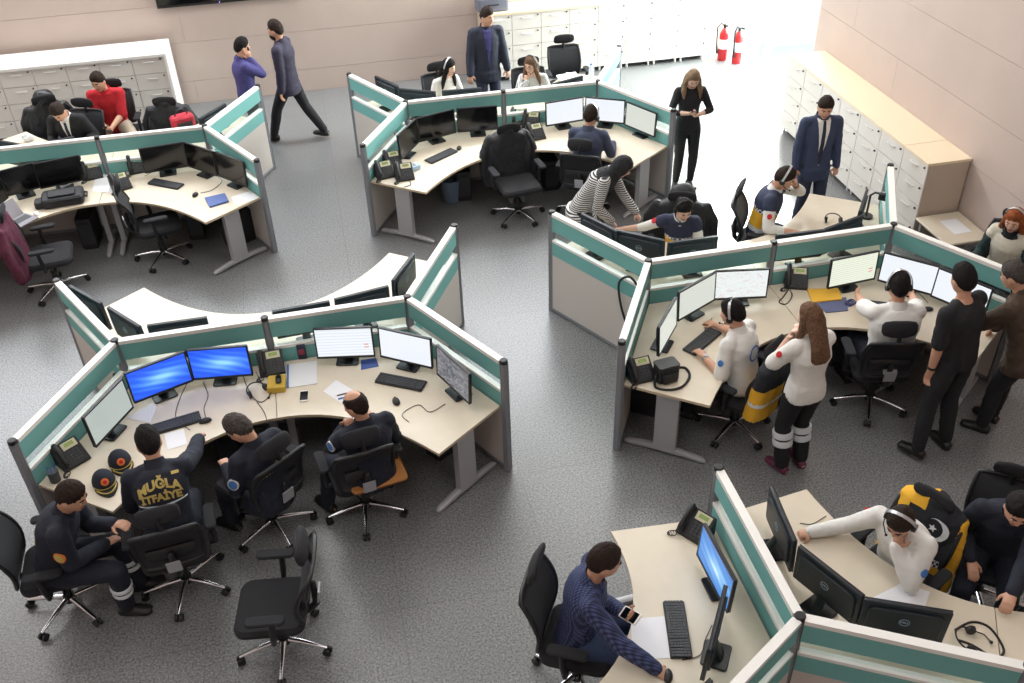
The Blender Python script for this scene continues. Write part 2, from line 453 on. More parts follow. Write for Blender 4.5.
        if sleeve:
            for k in (0, 1): s.add_arm(mb, k, add*.9 if sadd is None else sadd, sleeve)
        z2 = None
        if zone: z2 = lambda p: zone(*s.tcoord(p))
        o = s.cloth(name, mb, m, zone=z2, fold=fold, label=label)
        if name not in ('vest',): s.topo = o
        if name == 'vest': s.vest = o
        if collar:
            c, X, Y, Z = s.sp(.535); q = MB()
            n = 16; rings = []
            for t, r in ((-.03, .088), (.022, .069), (.05, .066), (.056, .07), (.02, .08), (-.03, .1)):
                rings.append([c+Z*(t-.012+(.012 if math.sin(2*PI*i/n) < 0 else -.01))+X*math.cos(2*PI*i/n)*r+Y*math.sin(2*PI*i/n)*r*.95 for i in range(n)])
            rings.append(rings[0]); q.skin(rings, caps=False)
            q.obj('collar', collar, s.root, 50)
        return o
    def trousers(s, m, add=.014, upto=.97, fold=.004, loose=.006, zone=None):
        mb = MB(); mb.loft([q for q in s.torso_secs(add*.4, -.1, .06)], 20, .9)
        for k in (0, 1): s.add_leg(mb, k, add, upto, loose)
        s.tro = s.cloth('trousers', mb, m, fold=fold, zone=zone)
        return s.tro
    def shoes(s, m, sole=None):
        for k in (0, 1):
            mb = MB(); s.add_foot(mb, k, .006)
            me = remesh(mb, .011, 2); me.materials.append(m)
            if sole:
                me.materials.append(sole)
                zmin = min(v.co.z for v in me.vertices)
                for f in me.polygons: f.material_index = 1 if f.center.z < zmin+.022 else 0
            link('shoe', me, s.root)
    def bands(s, m, fr=(.55, .78), k=(0, 1), w=.022, add=.03, loose=.006, name='reflective_band'):
        for q in k:
            A, B = s.kn[q], s.an[q]; d = (B-A).normalized()
            for f in fr:
                mb = MB(); c = A.lerp(B, f); r = .057+(.042-.057)*sstep(.3, .8, f)+add
                mb.tube([c-d*w, c-d*w*.5, c+d*w*.5, c+d*w], [r-.003, r, r, r-.003], 16)
                mb.obj(name, m, s.root, 50)
    def hair(s, colr, style='short', seed=0):
        m = HAIRS[colr]; mb = MB()
        def th(d):
            if style == 'hijab':
                return 0
            return -.08+.40*d.y+.27*d.y*abs(d.y)
        def fn(d):
            if style == 'hijab':
                fx = sstep(.42, .62, abs(d.x)); fy = 1-sstep(.25, .5, d.y); fz = sstep(.3, .5, d.z)
                return .93+.2*max(fx, fy, fz)
            az = math.atan2(d.x, d.y+.35*d.z); ridge = noise.noise(Vector((math.cos(az)*9, math.sin(az)*9, d.z*1.5+seed)))
            lift = d.z-th(d)+.09*ridge+(.3 if .78 < abs(d.x) < .95 and d.y > 0 else 0)*0
            mm = sstep(-.03, .05, lift)
            if style in ('long', 'tied', 'bob'): mm = max(mm, sstep(.1, -.15, d.y)*sstep(-.95, -.6, d.z))
            if style == 'bald': mm *= 1-sstep(.55, .75, d.z+.15*d.y)*1.0
            nz = .04*noise.noise(d*3.5+Vector((seed*3.1, 0, 0)))+.022*noise.noise(Vector((d.x*11, d.y*11, d.z*5))+Vector((seed, 2, 0)))+.014*noise.noise(d*24)
            vol = .2 if style != 'bald' else .12
            if style == 'thick': vol = .27
            return .94+mm*(.055+(vol-.045)*sstep(0, .55, d.z-th(d))+(.35+.65*sstep(0, .3, d.z-th(d)))*(nz+.035*ridge)+.04*max(0, d.z))
        mb.ball(s.hc, HEAD, s.RH, 72, 48, fn)
        if style in ('long', 'tied', 'hijab', 'bob'):
            b2 = MB(); b2.v, b2.f, b2.mi = mb.v, mb.f, mb.mi
            X, Y, Z = (s.RH @ Vector(q) for q in ((1, 0, 0), (0, 1, 0), (0, 0, 1)))
            dn = (Vector((0, 0, -1))*.8-Z*.2).normalized()
            nb, Xn, Yn, Zn = s.sp(.47)
            if style in ('long', 'bob'):
                bk = s.H((0, -.055, -.02)); e1 = s.sp(.50)[0]-s.sp(.50)[2]*.105; e2 = s.sp(.40 if style == 'long' else .5)[0]-s.sp(.40)[2]*.135
                b2.loft([(s.H((0, -.03, .05)), X, Y, .082, .07), (bk, X, Y, .10, .066), (e1, X, Y, .108, .046), (e2, Xn, Yn, .098, .032), (e2+dn*.05, Xn, Yn, .07, .02)], 16)
                for sg in (-1, 1):
                    a = s.H((sg*.07, .02, .03)); c = s.H((sg*.092, .015, -.09)); e = (s.sp(.42)[0]+Xn*sg*.105+s.sp(.42)[2]*.10) if style == 'long' else s.H((sg*.095, .0, -.15))
                    b2.tube([a, c, (c+e)/2+Xn*sg*.01, e], [.028, .034, .034, .014], 10, True)
            if style == 'tied':
                b2.tube([s.H((0, -.09, .02)), s.H((0, -.14, -.02)), s.H((0, -.15, -.12)), s.H((0, -.14, -.2))], [.03, .036, .03, .012], 10, True)
            if style == 'hijab':
                b2.loft([(s.H((0, -.01, -.06)), X, Y, .085, .09), (s.H((0, -.015, -.13)), X, Y, .082, .088), (s.sp(.53)[0], Xn, Yn, .125, .11), (s.sp(.45)[0], Xn, Yn, .17, .135), (s.sp(.42)[0], Xn, Yn, .15, .12)], 18)
            me = remesh(b2, .011, 1)
            displace(me, lambda p: .006*noise.noise(Vector((p.x*45, p.y*45, p.z*8))))
            me.materials.append(m); o = link('headscarf' if style == 'hijab' else 'hair', me, s.root)
        else:
            o = mb.obj('hair', m, s.root, 80)
        return o
    def brows(s, colr):
        for sg in (-1, 1):
            m = MB(); X, Y, Z = (s.RH @ Vector(q) for q in ((1, 0, 0), (0, 1, 0), (0, 0, 1)))
            m.tube([s.H((sg*.014, .094, .024)), s.H((sg*.03, .092, .03)), s.H((sg*.047, .08, .024))], [.004, .005, .003], 6, True); m.obj('eyebrow', HAIRS[colr], s.root, 60)
    def beard(s, colr):
        mb = MB()
        def fn(d):
            k = sstep(-.35, -.15, d.y)*sstep(-.0, -.3, d.z)*(1-sstep(.0, .3, d.z))
            mo = sstep(.25, .1, abs(d.x))*sstep(-.5, -.42, -abs(d.z+.47)-.36)  # opening for the mouth
            return .8+.34*k*(1-.0*mo)
        mb.ball(s.H((0, .022, -.045)), (.066, .074, .09), s.RH, 24, 18, fn); mb.obj('beard', HAIRS[colr], s.root, 80)
    def headset(s, band=HBLACK, side=1):
        mb = MB(); X, Y, Z = (s.RH @ Vector(q) for q in ((1, 0, 0), (0, 1, 0), (0, 0, 1)))
        o = empty('headset'); o.parent = s.root; CH.setdefault(s.root.name, []).append(o)
        pts = [s.H((.1*math.cos(R(a)), -.01, .005+.142*math.sin(R(a)))) for a in range(0, 181, 12)]
        rings = [[p+Y*.011+(p-s.hc).normalized()*.0, p-Y*.011, p-Y*.011+(p-s.hc).normalized()*.006, p+Y*.011+(p-s.hc).normalized()*.006] for p in pts]
        mb.skin(rings); mb.obj('headband', band, o, 40)
        for sg in (-1, 1):
            e = MB(); e.tube([s.H((sg*.08, -.005, -.01)), s.H((sg*.105, -.005, -.01))], [.032, .029], 14); e.obj('ear_pad', HBLACK, o, 40)
        b = MB(); b.tube([s.H((side*.1, 0, -.02)), s.H((side*.095, .05, -.05)), s.H((side*.055, .105, -.07))], [.004]*3, 6, True); b.ball(s.H((side*.05, .108, -.071)), .01, None, 8, 6); b.obj('microphone', HBLACK, o, 60)
        return o
    def glasses(s, m):
        mb = MB(); X, Y, Z = (s.RH @ Vector(q) for q in ((1, 0, 0), (0, 1, 0), (0, 0, 1)))
        for sg in (-1, 1):
            mb.torus(s.H((sg*.033, .104, .002)), .022, .0025, X, Z, 16, 5); mb.tube([s.H((sg*.055, .1, .006)), s.H((sg*.08, .0, .004))], .0025, 5)
        mb.tube([s.H((-.011, .106, .005)), s.H((.011, .106, .005))], .0025, 5); mb.obj('spectacles', m, s.root)
    def patch(s, name, poly, m, target, front=True, off=.004, t_shift=0, sub=.012, thick=0.003, label=None):
        """a flat cut-out given in (sideways, height along the spine) laid onto the garment"""
        bm = bmesh.new()
        vs = [bm.verts.new((p[0], p[1], 0)) for p in poly]; bm.faces.new(vs)
        xs = [p[0] for p in poly]; ys = [p[1] for p in poly]
        for ax, lo, hi in ((0, min(xs), max(xs)), (1, min(ys), max(ys))):
            k = lo+sub
            while k < hi:
                nrm = (1, 0, 0) if ax == 0 else (0, 1, 0); co = (k, 0, 0) if ax == 0 else (0, k, 0)
                bmesh.ops.bisect_plane(bm, geom=bm.verts[:]+bm.edges[:]+bm.faces[:], plane_co=co, plane_no=nrm); k += sub
        return s.lay(name, bm, m, target, front, off, thick, label)
    def lay(s, name, bm, m, target, front=True, off=.004, thick=.003, label=None):
        bvh = s.bvh(target); sgn = 1 if front else -1; miss = []
        for v in bm.verts:
            x, t, h = v.co; i = min(max((t+.14)/.01, 0), len(s.fr)-1.001); k = int(i); fr_ = i-k
            c = s.pos[k].lerp(s.pos[k+1], fr_); _, X, Y, Z = s.fr[k]
            o = c+X*x+Y*sgn*.5; hit = bvh.ray_cast(o, -Y*sgn)
            if hit[0] is None: miss.append(v); continue
            v.co = hit[0]+Y*sgn*(off+h)
        bmesh.ops.delete(bm, geom=miss, context='VERTS')
        me = bpy.data.meshes.new(name); 
        if thick:
            r = bmesh.ops.solidify(bm, geom=bm.faces[:], thickness=thick)
        bmesh.ops.recalc_face_normals(bm, faces=bm.faces)
        bm.to_mesh(me); bm.free(); me.materials.append(m)
        o = link(name, me, s.root)
        if label: o['label'] = label
        return o
    def bvh(s, o):
        s.__dict__.setdefault('bv', {})
        if o.name not in s.bv: s.bv[o.name] = BVHTree.FromPolygons([v.co for v in o.data.vertices], [p.vertices for p in o.data.polygons])
        return s.bv[o.name]
    def back_text(s, txt, size, t, m, target, arc=0, front=False, x0=0, bold=.004, squash=1.0, name='lettering'):
        me = text_mesh(name, txt, size, m, .0, bold=bold)
        bm = bmesh.new(); bm.from_mesh(me); bpy.data.meshes.remove(me)
        bmesh.ops.remove_doubles(bm, verts=bm.verts, dist=1e-5)
        bmesh.ops.triangulate(bm, faces=bm.faces)
        for _ in range(2):
            es = [e for e in bm.edges if e.calc_length() > .02]
            if es: bmesh.ops.subdivide_edges(bm, edges=es, cuts=1); bmesh.ops.triangulate(bm, faces=[f for f in bm.faces if len(f.verts) > 3])
        for v in bm.verts:
            x, y, z = v.co; v.co = (x*squash+x0, y+t-arc*x*x, 0)
        return s.lay(name, bm, m, target, front, .006, 0)
    def disc(s, name, x, t, r, m, target, front=True, ry=None, n=14, inner=0, label=None):
        bm = bmesh.new(); ry = ry or r
        if inner:
            a = [bm.verts.new((x+r*math.cos(2*PI*i/n), t+ry*math.sin(2*PI*i/n), 0)) for i in range(n)]
            b = [bm.verts.new((x+inner*math.cos(2*PI*i/n), t+inner*ry/r*math.sin(2*PI*i/n), 0)) for i in range(n)]
            for i in range(n): bm.faces.new((a[i], a[(i+1) % n], b[(i+1) % n], b[i]))
        else: bm.faces.new([bm.verts.new((x+r*math.cos(2*PI*i/n), t+ry*math.sin(2*PI*i/n), 0)) for i in range(n)])
        return s.lay(name, bm, m, target, front, .006, .002, label)
    def sleeve_badge(s, k, f, m, r=.03, name='sleeve_badge', outward=None, rim=None):
        """badge on the upper arm, on the outer side"""
        A, B = s.sh[k], s.el[k]; d = (B-A).normalized(); p = A.lerp(B, f)
        o = Vector(outward) if outward else Vector(((-1, 1)[k], 0, .2)); o = (o-d*o.dot(d)).normalized(); X = d.cross(o)
        hit = s.bvh(s.topo).ray_cast(p+o*.3, -o)
        c = hit[0] if hit[0] is not None else p+o*.065
        mb = MB(); mb.loft([(c-o*.012, X, d, r, r*1.15), (c+o*.006, X, d, r, r*1.15), (c+o*.008, X, d, r*.7, r*.8)], 14); b = mb.obj(name, m, s.root, 40)
        if rim:
            q = MB(); q.loft([(c-o*.012, X, d, r*1.25, r*1.4), (c+o*.004, X, d, r*1.25, r*1.4)], 14); q.obj(name+'_rim', rim, s.root, 40)
        return b
    def watch(s, k, m):
        W, E = s.wr[k], s.el[k]; d = (E-W).normalized(); mb = MB(); c = W+d*.02
        mb.tube([c-d*.012, c+d*.012], .0335, 12); n = -s.palm[k].normalized(); mb.tube([c+n*.028, c+n*.04], .018, 10); mb.obj('wristwatch', m, s.root, 40)
# ---------------------------------------------------------------- furniture materials
BLK = mat('black_plastic', (30, 30, 33), .45, var=.1)
FAB = mat('black_fabric', (34, 34, 38), .9, var=.2, vscale=150)
MESHF = mat('black_mesh', (40, 41, 46), .85, var=.25, vscale=300)
CHROME = mat('chrome', (215, 215, 220), .18, 1.0)
CHROMED = mat('chrome_dull', (186, 188, 194), .4, .5)
WOOD = mat('maple_laminate', (220, 208, 188), .38, var=.03, vscale=6)
EDGE = mat('laminate_edge', (206, 188, 160), .5)
GREYM = mat('grey_metal', (178, 178, 180), .45, .3)
DARKM = mat('dark_metal', (62, 63, 68), .5, .3)
ALU = mat('aluminium_profile', (138, 140, 146), .45, .15)
WHITE = mat('white_lacquer', (240, 238, 234), .35)
TEAL = mat('teal_fabric', (118, 178, 175), .9, var=.08, vscale=300)
BOARD = mat('pale_board', (206, 198, 192), .6)
PAPER = mat('paper_white', (238, 238, 242), .8)
PAPERL = stripes_mat('paper_printed', (205, 205, 210), (240, 240, 243), 22, axis='Y', coord='Generated', thr=.25)
CREAM = mat('cream_label', (214, 208, 180), .6)
LCD = emit_mat('phone_display', (200, 225, 120), .35)
MONB = mat('monitor_black', (20, 21, 25), .35)
MONBK = mat('monitor_back', (34, 37, 45), .4)
LOGO = mat('logo_grey', (150, 160, 172), .4)
KEYS = mat('key_black', (62, 64, 68), .5)
def glass_mat():
    m = bpy.data.materials.new('clear_glass'); m.use_nodes = True; nt = m.node_tree; nt.nodes.clear()
    o = nt.nodes.new('ShaderNodeOutputMaterial'); t = nt.nodes.new('ShaderNodeBsdfTransparent'); g = nt.nodes.new('ShaderNodeBsdfGlossy')
    t.inputs['Color'].default_value = (.9, .95, .94, 1); g.inputs['Roughness'].default_value = .05
    f = nt.nodes.new('ShaderNodeLayerWeight'); pw = nt.nodes.new('ShaderNodeMath'); pw.operation = 'POWER'; pw.inputs[1].default_value = 5; ma = nt.nodes.new('ShaderNodeMath'); ma.operation = 'MULTIPLY_ADD'; ma.inputs[1].default_value = .7; ma.inputs[2].default_value = .035
    f.inputs['Blend'].default_value = .5; nt.links.new(f.outputs['Facing'], pw.inputs[0]); nt.links.new(pw.outputs[0], ma.inputs[0])
    mx = nt.nodes.new('ShaderNodeMixShader'); nt.links.new(ma.outputs[0], mx.inputs[0]); nt.links.new(t.outputs[0], mx.inputs[1]); nt.links.new(g.outputs[0], mx.inputs[2])
    nt.links.new(mx.outputs[0], o.inputs['Surface']); return m
GLASS = glass_mat()
SCREENS = {
    'off': mat('screen_off', (12, 12, 14), .12),
    'blue': screen_mat('screen_blue', [(0, (24, 76, 232)), (.35, (44, 104, 244)), (.62, (84, 150, 252)), (1, (150, 215, 255))], 1.1, 1.5, 'glow', 3),
    'sky': screen_mat('screen_sky', [(0, (50, 120, 205)), (.4, (70, 145, 225)), (.8, (140, 200, 245)), (1, (200, 235, 255))], 1.0, 1.2, 'glow', 3),
    'white': screen_mat('screen_white', [(0, (232, 238, 248)), (1, (246, 250, 255))], 1.02, 9, 'rows', 0),
    'form': screen_mat('screen_form', [(0, (215, 226, 240)), (.12, (240, 245, 252)), (1, (246, 250, 255))], 1.0, 3.0, 'rows', 0),
    'grey': screen_mat('screen_grey', [(0, (176, 186, 180)), (.2, (190, 200, 194)), (1, (196, 206, 202))], .9, 5, 'rows', .3),
    'photo': screen_mat('screen_photo', [(.3, (88, 92, 102)), (.5, (140, 142, 150)), (.7, (182, 184, 190))], .7, 4, 'noise', 3),
    'pale': screen_mat('screen_pale', [(0, (205, 212, 205)), (.3, (222, 226, 216)), (1, (226, 230, 222))], .95, 7, 'rows', .2),
    'map': screen_mat('screen_map', [(0, (240, 246, 244)), (.485, (238, 244, 244)), (.5, (226, 200, 206)), (.515, (236, 244, 242)), (1, (240, 246, 244))], 1.0, 2.2, 'noise', 2),
    'table': screen_mat('screen_table', [(0, (196, 214, 186)), (.15, (232, 236, 214)), (1, (238, 242, 230))], 1.05, 4, 'rows', .2)}
REDM = emit_mat('screen_red_mark', (235, 110, 96), .8)

# ---------------------------------------------------------------- office chair (faces +y, hub over the origin)
def make_chair():
    root = empty('office_chair')
    s = MB(); s.rprism((0, .02, .455), (.50, .49, .075), .09, None, 5); s.obj('seat', FAB, root, 40)
    q = MB(); q.box((0, .0, .40), (.22, .26, .05)); q.tube([(.1, .05, .40), (.27, .07, .39)], .012, 6); q.obj('seat_mechanism', BLK, root, 40)
    # backrest: bent frame with mesh
    def bp(x, h):     # point of the back surface, h from .50 to 1.08
        t = (h-.5)/.43
        return Vector((x, -.235-.09*t*t+.035*math.sin(t*PI)+.10*x*x*2, h))
    def hw(h): t = (h-.5)/.43; return .205+.035*math.sin(t*PI*.8)
    hs = [.52+.42*k/8 for k in range(9)]
    f = MB()
    loop = [bp(-hw(h), h) for h in hs]+[bp(x*hw(.94)/4, .95) for x in range(-3, 4)]+[bp(hw(h), h) for h in reversed(hs)]+[bp(x*hw(.52)/4, .51) for x in range(3, -4, -1)]
    f.tube(loop+[loop[0], loop[1]], .017, 8); f.obj('backrest_frame', BLK, root, 60)
    m = MB(); rings = []
    front = [[bp(hw(h)*(-1+2*i/8), h)+Vector((0, .006, 0)) for i in range(9)] for h in hs]
    back = [[v-Vector((0, .012, 0)) for v in r] for r in front]
    m.skin([fr+bk[::-1] for fr, bk in zip(front, back)])
    m.obj('backrest_mesh', MESHF, root, 60)
    lb = MB(); lb.loft([(bp(x, .66)+Vector((0, -.03, 0)), Vector((0, 1, 0)), Vector((0, 0, 1)), .022, .055) for x in (-.17, -.1, 0, .1, .17)], 10); lb.obj('lumbar_support', BLK, root, 60)
    pl = MB(); pl.box((0, -.322, .58), (.10, .012, .11), Matrix.Rotation(R(8), 3, 'X')); pl.obj('back_bracket_plate', CHROMED, root, None)
    sp = MB(); sp.tube([(0, -.05, .39), (0, -.22, .40), (0, -.29, .47), (0, -.295, .68)], [.03, .03, .028, .022], 8, True); sp.obj('back_spine', BLK, root, 60)
    hb = MB(); hb.tube([bp(0, .92), Vector((0, -.31, 1.0)), Vector((0, -.305, 1.07))], [.02, .018, .018], 8); hb.obj('headrest_bracket', BLK, root, 60)
    h = MB(); h.loft([(Vector((x, -.285+.6*x*x, 1.065)), Vector((0, 1, 0)), Vector((0, .25, 1)).normalized(), rx, rz) for x, rx, rz in ((-.15, .012, .035), (-.13, .024, .062), (-.06, .032, .075), (0, .033, .076), (.06, .032, .075), (.13, .024, .062), (.15, .012, .035))], 14); h.obj('headrest', FAB, root, 60)
    for sg in (-1, 1):
        a = MB(); a.tube([(sg*.22, -.02, .42), (sg*.29, -.02, .43), (sg*.295, -.03, .52), (sg*.295, -.04, .66)], [.018, .02, .024, .02], 8, True)
        ar = a.obj('armrest', BLK, root, 60)
        p = MB(); p.rprism((sg*.295, .0, .675), (.085, .27, .03), .035, None, 4); p.obj('arm_pad', FAB, ar, 40)
    g = MB(); g.tube([(0, 0, .12), (0, 0, .26)], .03, 12); g.tube([(0, 0, .26), (0, 0, .4)], .018, 12); g.tube([(0, 0, .065), (0, 0, .125)], .045, 14); g.obj('gas_lift', BLK, root, 50)
    for k in range(5):
        a = R(90+72*k+20); d = Vector((math.cos(a), math.sin(a), 0)); n = Vector((-d.y, d.x, 0))
        l = MB(); l.loft([(d*r+Vector((0, 0, z)), n, Vector((0, 0, 1)), w, hh) for r, z, w, hh in ((.03, .105, .024, .02), (.15, .10, .021, .016), (.28, .082, .016, .013), (.33, .074, .013, .011))], 10)
        leg = l.obj('base_leg', CHROME, root, 50)
        c = MB(); p = d*.325
        for o in (-.018, .018): c.tube([p+n*(o-.010)+Vector((0, 0, .031)), p+n*(o+.010)+Vector((0, 0, .031))], .03, 12)
        c.tube([p+Vector((0, 0, .03)), p+Vector((0, 0, .075))], .009, 6); c.obj('caster', BLK, leg, 50)
    return root
def chair(px, face, label, group='black mesh office chairs with headrests', z=0):
    p = Vector((px[0], px[1], 0))
    return inst('chair', make_chair, p, face-PI/2, label, 'office chair', group)

# ---------------------------------------------------------------- monitors (screen faces -y, stand base centre at origin, z=0 on the desk)
def make_monitor(kind):
    def mk():
        root = empty('computer_monitor')
        W, Hh, zc = .515, .315, .225; T = Matrix.Rotation(R(-3), 3, 'X')
        o = Vector((0, -.03, zc))
        h = MB(); h.rprism((0, 0, 0), (W, Hh, .024), .012); h.rprism((0, 0, -.018), (W*.86, Hh*.74, .022), .04)
        Q = T @ Matrix.Rotation(R(90), 3, 'X')
        h.v = [Q @ v+o for v in h.v]; h.obj('housing', MONBK, root, 30)
        b = MB()
        for c, d in (((0, Hh/2-.007, 0), (W-.004, .013, .006)), ((0, -Hh/2+.010, 0), (W-.004, .019, .006)), ((-W/2+.007, 0, 0), (.012, Hh-.006, .006)), ((W/2-.007, 0, 0), (.012, Hh-.006, .006))): b.box((c[0], c[1], .014), d)
        b.v = [Q @ v+o for v in b.v]; b.obj('bezel', MONB, root)
        s = MB(); s.box((0, .005, .0125), (W-.024, Hh-.032, .002)); s.v = [Q @ v+o for v in s.v]; so = s.obj('screen', SCREENS[kind], root)
        if kind in ('form', 'table'):
            r = MB()
            for dy in (.0, -.03): r.box((.19, -.02+dy, .0145), (.04, .008, .001))
            r.v = [Q @ v+o for v in r.v]; r.obj('alert_mark', REDM, so)
        n = MB(); n.loft([(Vector((0, .035, .015)), Vector((1, 0, 0)), Vector((0, 1, 0)), .05, .012), (Vector((0, .022, .06)), Vector((1, 0, 0)), Vector((0, 1, 0)), .038, .011), (Vector((0, -.012, .13)), Vector((1, 0, 0)), Vector((0, 1, 0)), .035, .010)], 12); n.obj('stand_neck', MONB, root, 50)
        f = MB(); f.rprism((0, .0, .008), (.20, .17, .016), .02); f.obj('stand_base', MONB, root, 40)
        # maker's mark on the back: a ring with letters
        l = MB(); l.torus((0, 0, 0), .03, .0026, n=24, m=5); lm = l.mesh('logo', LOGO)
        tm = text_mesh('t', 'DELL', .022, LOGO, .0008, bold=.0008)
        bm = bmesh.new(); bm.from_mesh(lm); bm.from_mesh(tm)
        P = T @ Matrix.Rotation(R(180), 3, 'Z') @ Matrix.Rotation(R(90), 3, 'X')
        for v in bm.verts: v.co = P @ v.co+o+T @ Vector((0, .0296, .02))
        bm.to_mesh(lm); bm.free(); link('logo', lm, root)
        return root
    return mk
def monitor(kind, xy, face, label, z=.735, group='slim black computer monitors'):
    """face: world heading the screen looks at"""
    return inst(('mon', kind), make_monitor(kind), (xy[0], xy[1], z), face+PI/2, label, 'computer monitor', group)

# ---------------------------------------------------------------- small desk things
def make_keyboard():
    root = empty('keyboard')
    b = MB(); b.rprism((0, 0, .009), (.44, .14, .016), .01, Matrix.Rotation(R(2), 3, 'X')); b.obj('keyboard_body', BLK, root, 40)
    k = MB()
    for r in range(6):
        n = 20; y = .05-r*.0195-(.004 if r else 0)
        for i in range(n):
            if i in (14, 17): pass
            x = -.205+i*.0213
            if r == 5 and 4 <= i <= 9:
                if i == 4: k.box((x+.053, y, .0205), (.12, .0155, .007))
                continue
            k.box((x+(.004 if i > 13 else 0)+(.004 if i > 16 else 0)-.003, y, .0205+.0003*(3-r)), (.0175, .0155, .007))
    k.obj('keys', KEYS, root)
    return root
def make_mouse(m=None):
    def mk():
        root = empty('computer_mouse')
        b = MB(); b.ball((0, 0, .006), (.031, .054, .03), None, 16, 10, lambda d: 1 if d.z > -.2 else .2/abs(d.z)*1.0)
        b.v = [Vector((v.x, v.y, max(v.z, .001))) for v in b.v]; b.obj('mouse_body', m or BLK, root, 60)
        w = MB(); w.tube([(-.004, .03, .032), (.004, .03, .032)], .008, 10); w.obj('scroll_wheel', DARKM, root, 60)
        return root
    return mk
def make_phone():
    root = empty('desk_phone')
    b = MB(); b.skin([[Vector(p) for p in q] for q in (
        [(-.11, -.1, 0), (.11, -.1, 0), (.11, .07, 0), (-.11, .07, 0)], [(-.11, -.1, .025), (.11, -.1, .025), (.11, .07, .15), (-.11, .07, .15)], [(-.105, -.095, .03), (.105, -.095, .03), (.105, .065, .158), (-.105, .065, .158)])])
    b.obj('phone_body', BLK, root, 30)
    T = Matrix.Rotation(math.atan2(.128, .16), 3, 'X')
    def on(x, y, h=0): t = (y+.095)/.18; return Vector((x, -.095+.16*t, .03+.128*t))+T @ Vector((0, 0, h))
    h = MB(); h.tube([on(-.075, -.08, .03), on(-.075, -.06, .04), on(-.075, 0, .05), on(-.075, .06, .04), on(-.075, .08, .03)], [.024, .023, .017, .023, .024], 10, True)
    ho = h.obj('handset', BLK, root, 60)
    p = MB(); p.box(on(.03, .048, .003), (.12, .062, .006), T); p.obj('label_plate', CREAM, root)
    d = MB(); d.box(on(.03, .052, .0075), (.075, .03, .003), T); d.obj('display', LCD, root)
    k = MB()
    for r in range(4):
        for c in range(3): k.box(on(.0+c*.03, -.0-r*.022, .003), (.02, .014, .008), T)
    k.obj('keypad', KEYS, root)
    c = MB(); pts = [Vector((-.09, -.095, .02))]
    for i in range(40): a = i*1.3; pts.append(Vector((-.09-.05*math.sin(i/40*PI)+.008*math.cos(a), -.10-.09*i/40*1.0*math.sin(i/40*PI*.9)+.0, .012+.008*math.sin(a))))
    pts.append(Vector((-.085, -.1, .03))); c.tube(pts, .0035, 5); c.obj('coiled_cord', BLK, root)
    return root
def phone(px, px2, label, z=.73, flip=0):
    p = at(*px, z+.06); a = heading(px, px2, z)
    return inst('phone', make_phone, (p.x, p.y, z+.001), a-PI/2+flip, label, 'desk phone', 'black desk phones with cream display plates')
def flat(name, px4, m, label, cat, z=.7315, th=.0016, group=None, mats=None):
    """a sheet lying on a surface, from its corners as the photograph shows them"""
    q = [at(u, v, z) for u, v in px4]; c = sum(q, Vector())/len(q); mb = MB()
    a = math.atan2(q[1].y-q[0].y, q[1].x-q[0].x); Rm = Matrix.Rotation(-a, 3, 'Z')
    mb.prism([Rm @ (p-c) for p in q], 0, th); o = mb.obj(name, m, None, None, (c.x, c.y, z), a)
    return tag(o, label, cat, group)
def rect4(c, w, h, ang, z=.7315):
    return c, w, h, ang, z
def sheet(name, px, w, h, ang, m, label, cat, z=.7315, th=.0016, group=None):
    c = at(*px, z); mb = MB(); mb.box((0, 0, th/2), (w, h, th)); o = mb.obj(name, m, None, None, (c.x, c.y, z), ang)
    return tag(o, label, cat, group)
def cable(px, label, z=.735, r=.003, m=None, name='cable', cat='cable', zs=None):
    pts = [at(u, v, z) for u, v in px]; q = []
    for i in range(len(pts)-1):      # smooth
        p0, p1, p2, p3 = pts[max(0, i-1)], pts[i], pts[i+1], pts[min(len(pts)-1, i+2)]
        for k in range(5):
            t = k/5; q.append(.5*((2*p1)+(p2-p0)*t+(2*p0-5*p1+4*p2-p3)*t*t+(3*p1-p0-3*p2+p3)*t**3))
    q.append(pts[-1]); o0 = q[0].copy(); mb = MB(); mb.tube([p-o0 for p in q], r, 6)
    return tag(mb.obj(name, m or BLK, None, 60, o0), label, cat)
# ================================================================= people of the room (built first)
def M_(n, c, r=.85, **k): return mat(n, c, r, **k)
NAVYU = M_('uniform_navy', (26, 30, 44), var=.15, vscale=40); BLACKT = M_('cloth_black', (27, 27, 31), var=.15, vscale=40)
WHITEC = M_('cloth_white', (226, 224, 220), var=.03, vscale=30); SHOEB = M_('shoe_black', (22, 21, 22), .45)
NAVYS = M_('suit_navy', (42, 48, 68), var=.1, vscale=60); BLUES = M_('suit_blue', (54, 64, 92), var=.08, vscale=60); DARKS = M_('suit_charcoal', (40, 44, 60), var=.1, vscale=60)
GOLD = M_('gold_thread', (196, 172, 96), .6); REFL = M_('reflective_silver', (222, 226, 230), .4); YEL = M_('vest_yellow', (232, 176, 48)); VNAVY = M_('vest_navy', (44, 50, 74))
REDC = M_('polo_red', (190, 34, 44), var=.08, vscale=30); BEIGE = M_('trouser_beige', (190, 176, 156)); PURP = M_('shirt_violet', (64, 60, 116), var=.12, vscale=40)
DSHIRT = M_('shirt_dark', (52, 48, 66), var=.15, vscale=40); BROWNJ = M_('jacket_brown', (72, 58, 46), var=.2, vscale=20); REDB = M_('badge_red', (200, 40, 46)); BLUEB = M_('badge_blue', (70, 120, 190))
SUITS = M_('suit_slate', (60, 68, 90), var=.08, vscale=60); JEANS = M_('denim', (52, 66, 98), var=.15, vscale=80); CREAMV = M_('vest_cream', (208, 200, 184), var=.06, vscale=30); GREEND = M_('sleeve_dark_green', (30, 52, 52)); MAROON = M_('coat_maroon', (84, 30, 52), var=.2, vscale=20)
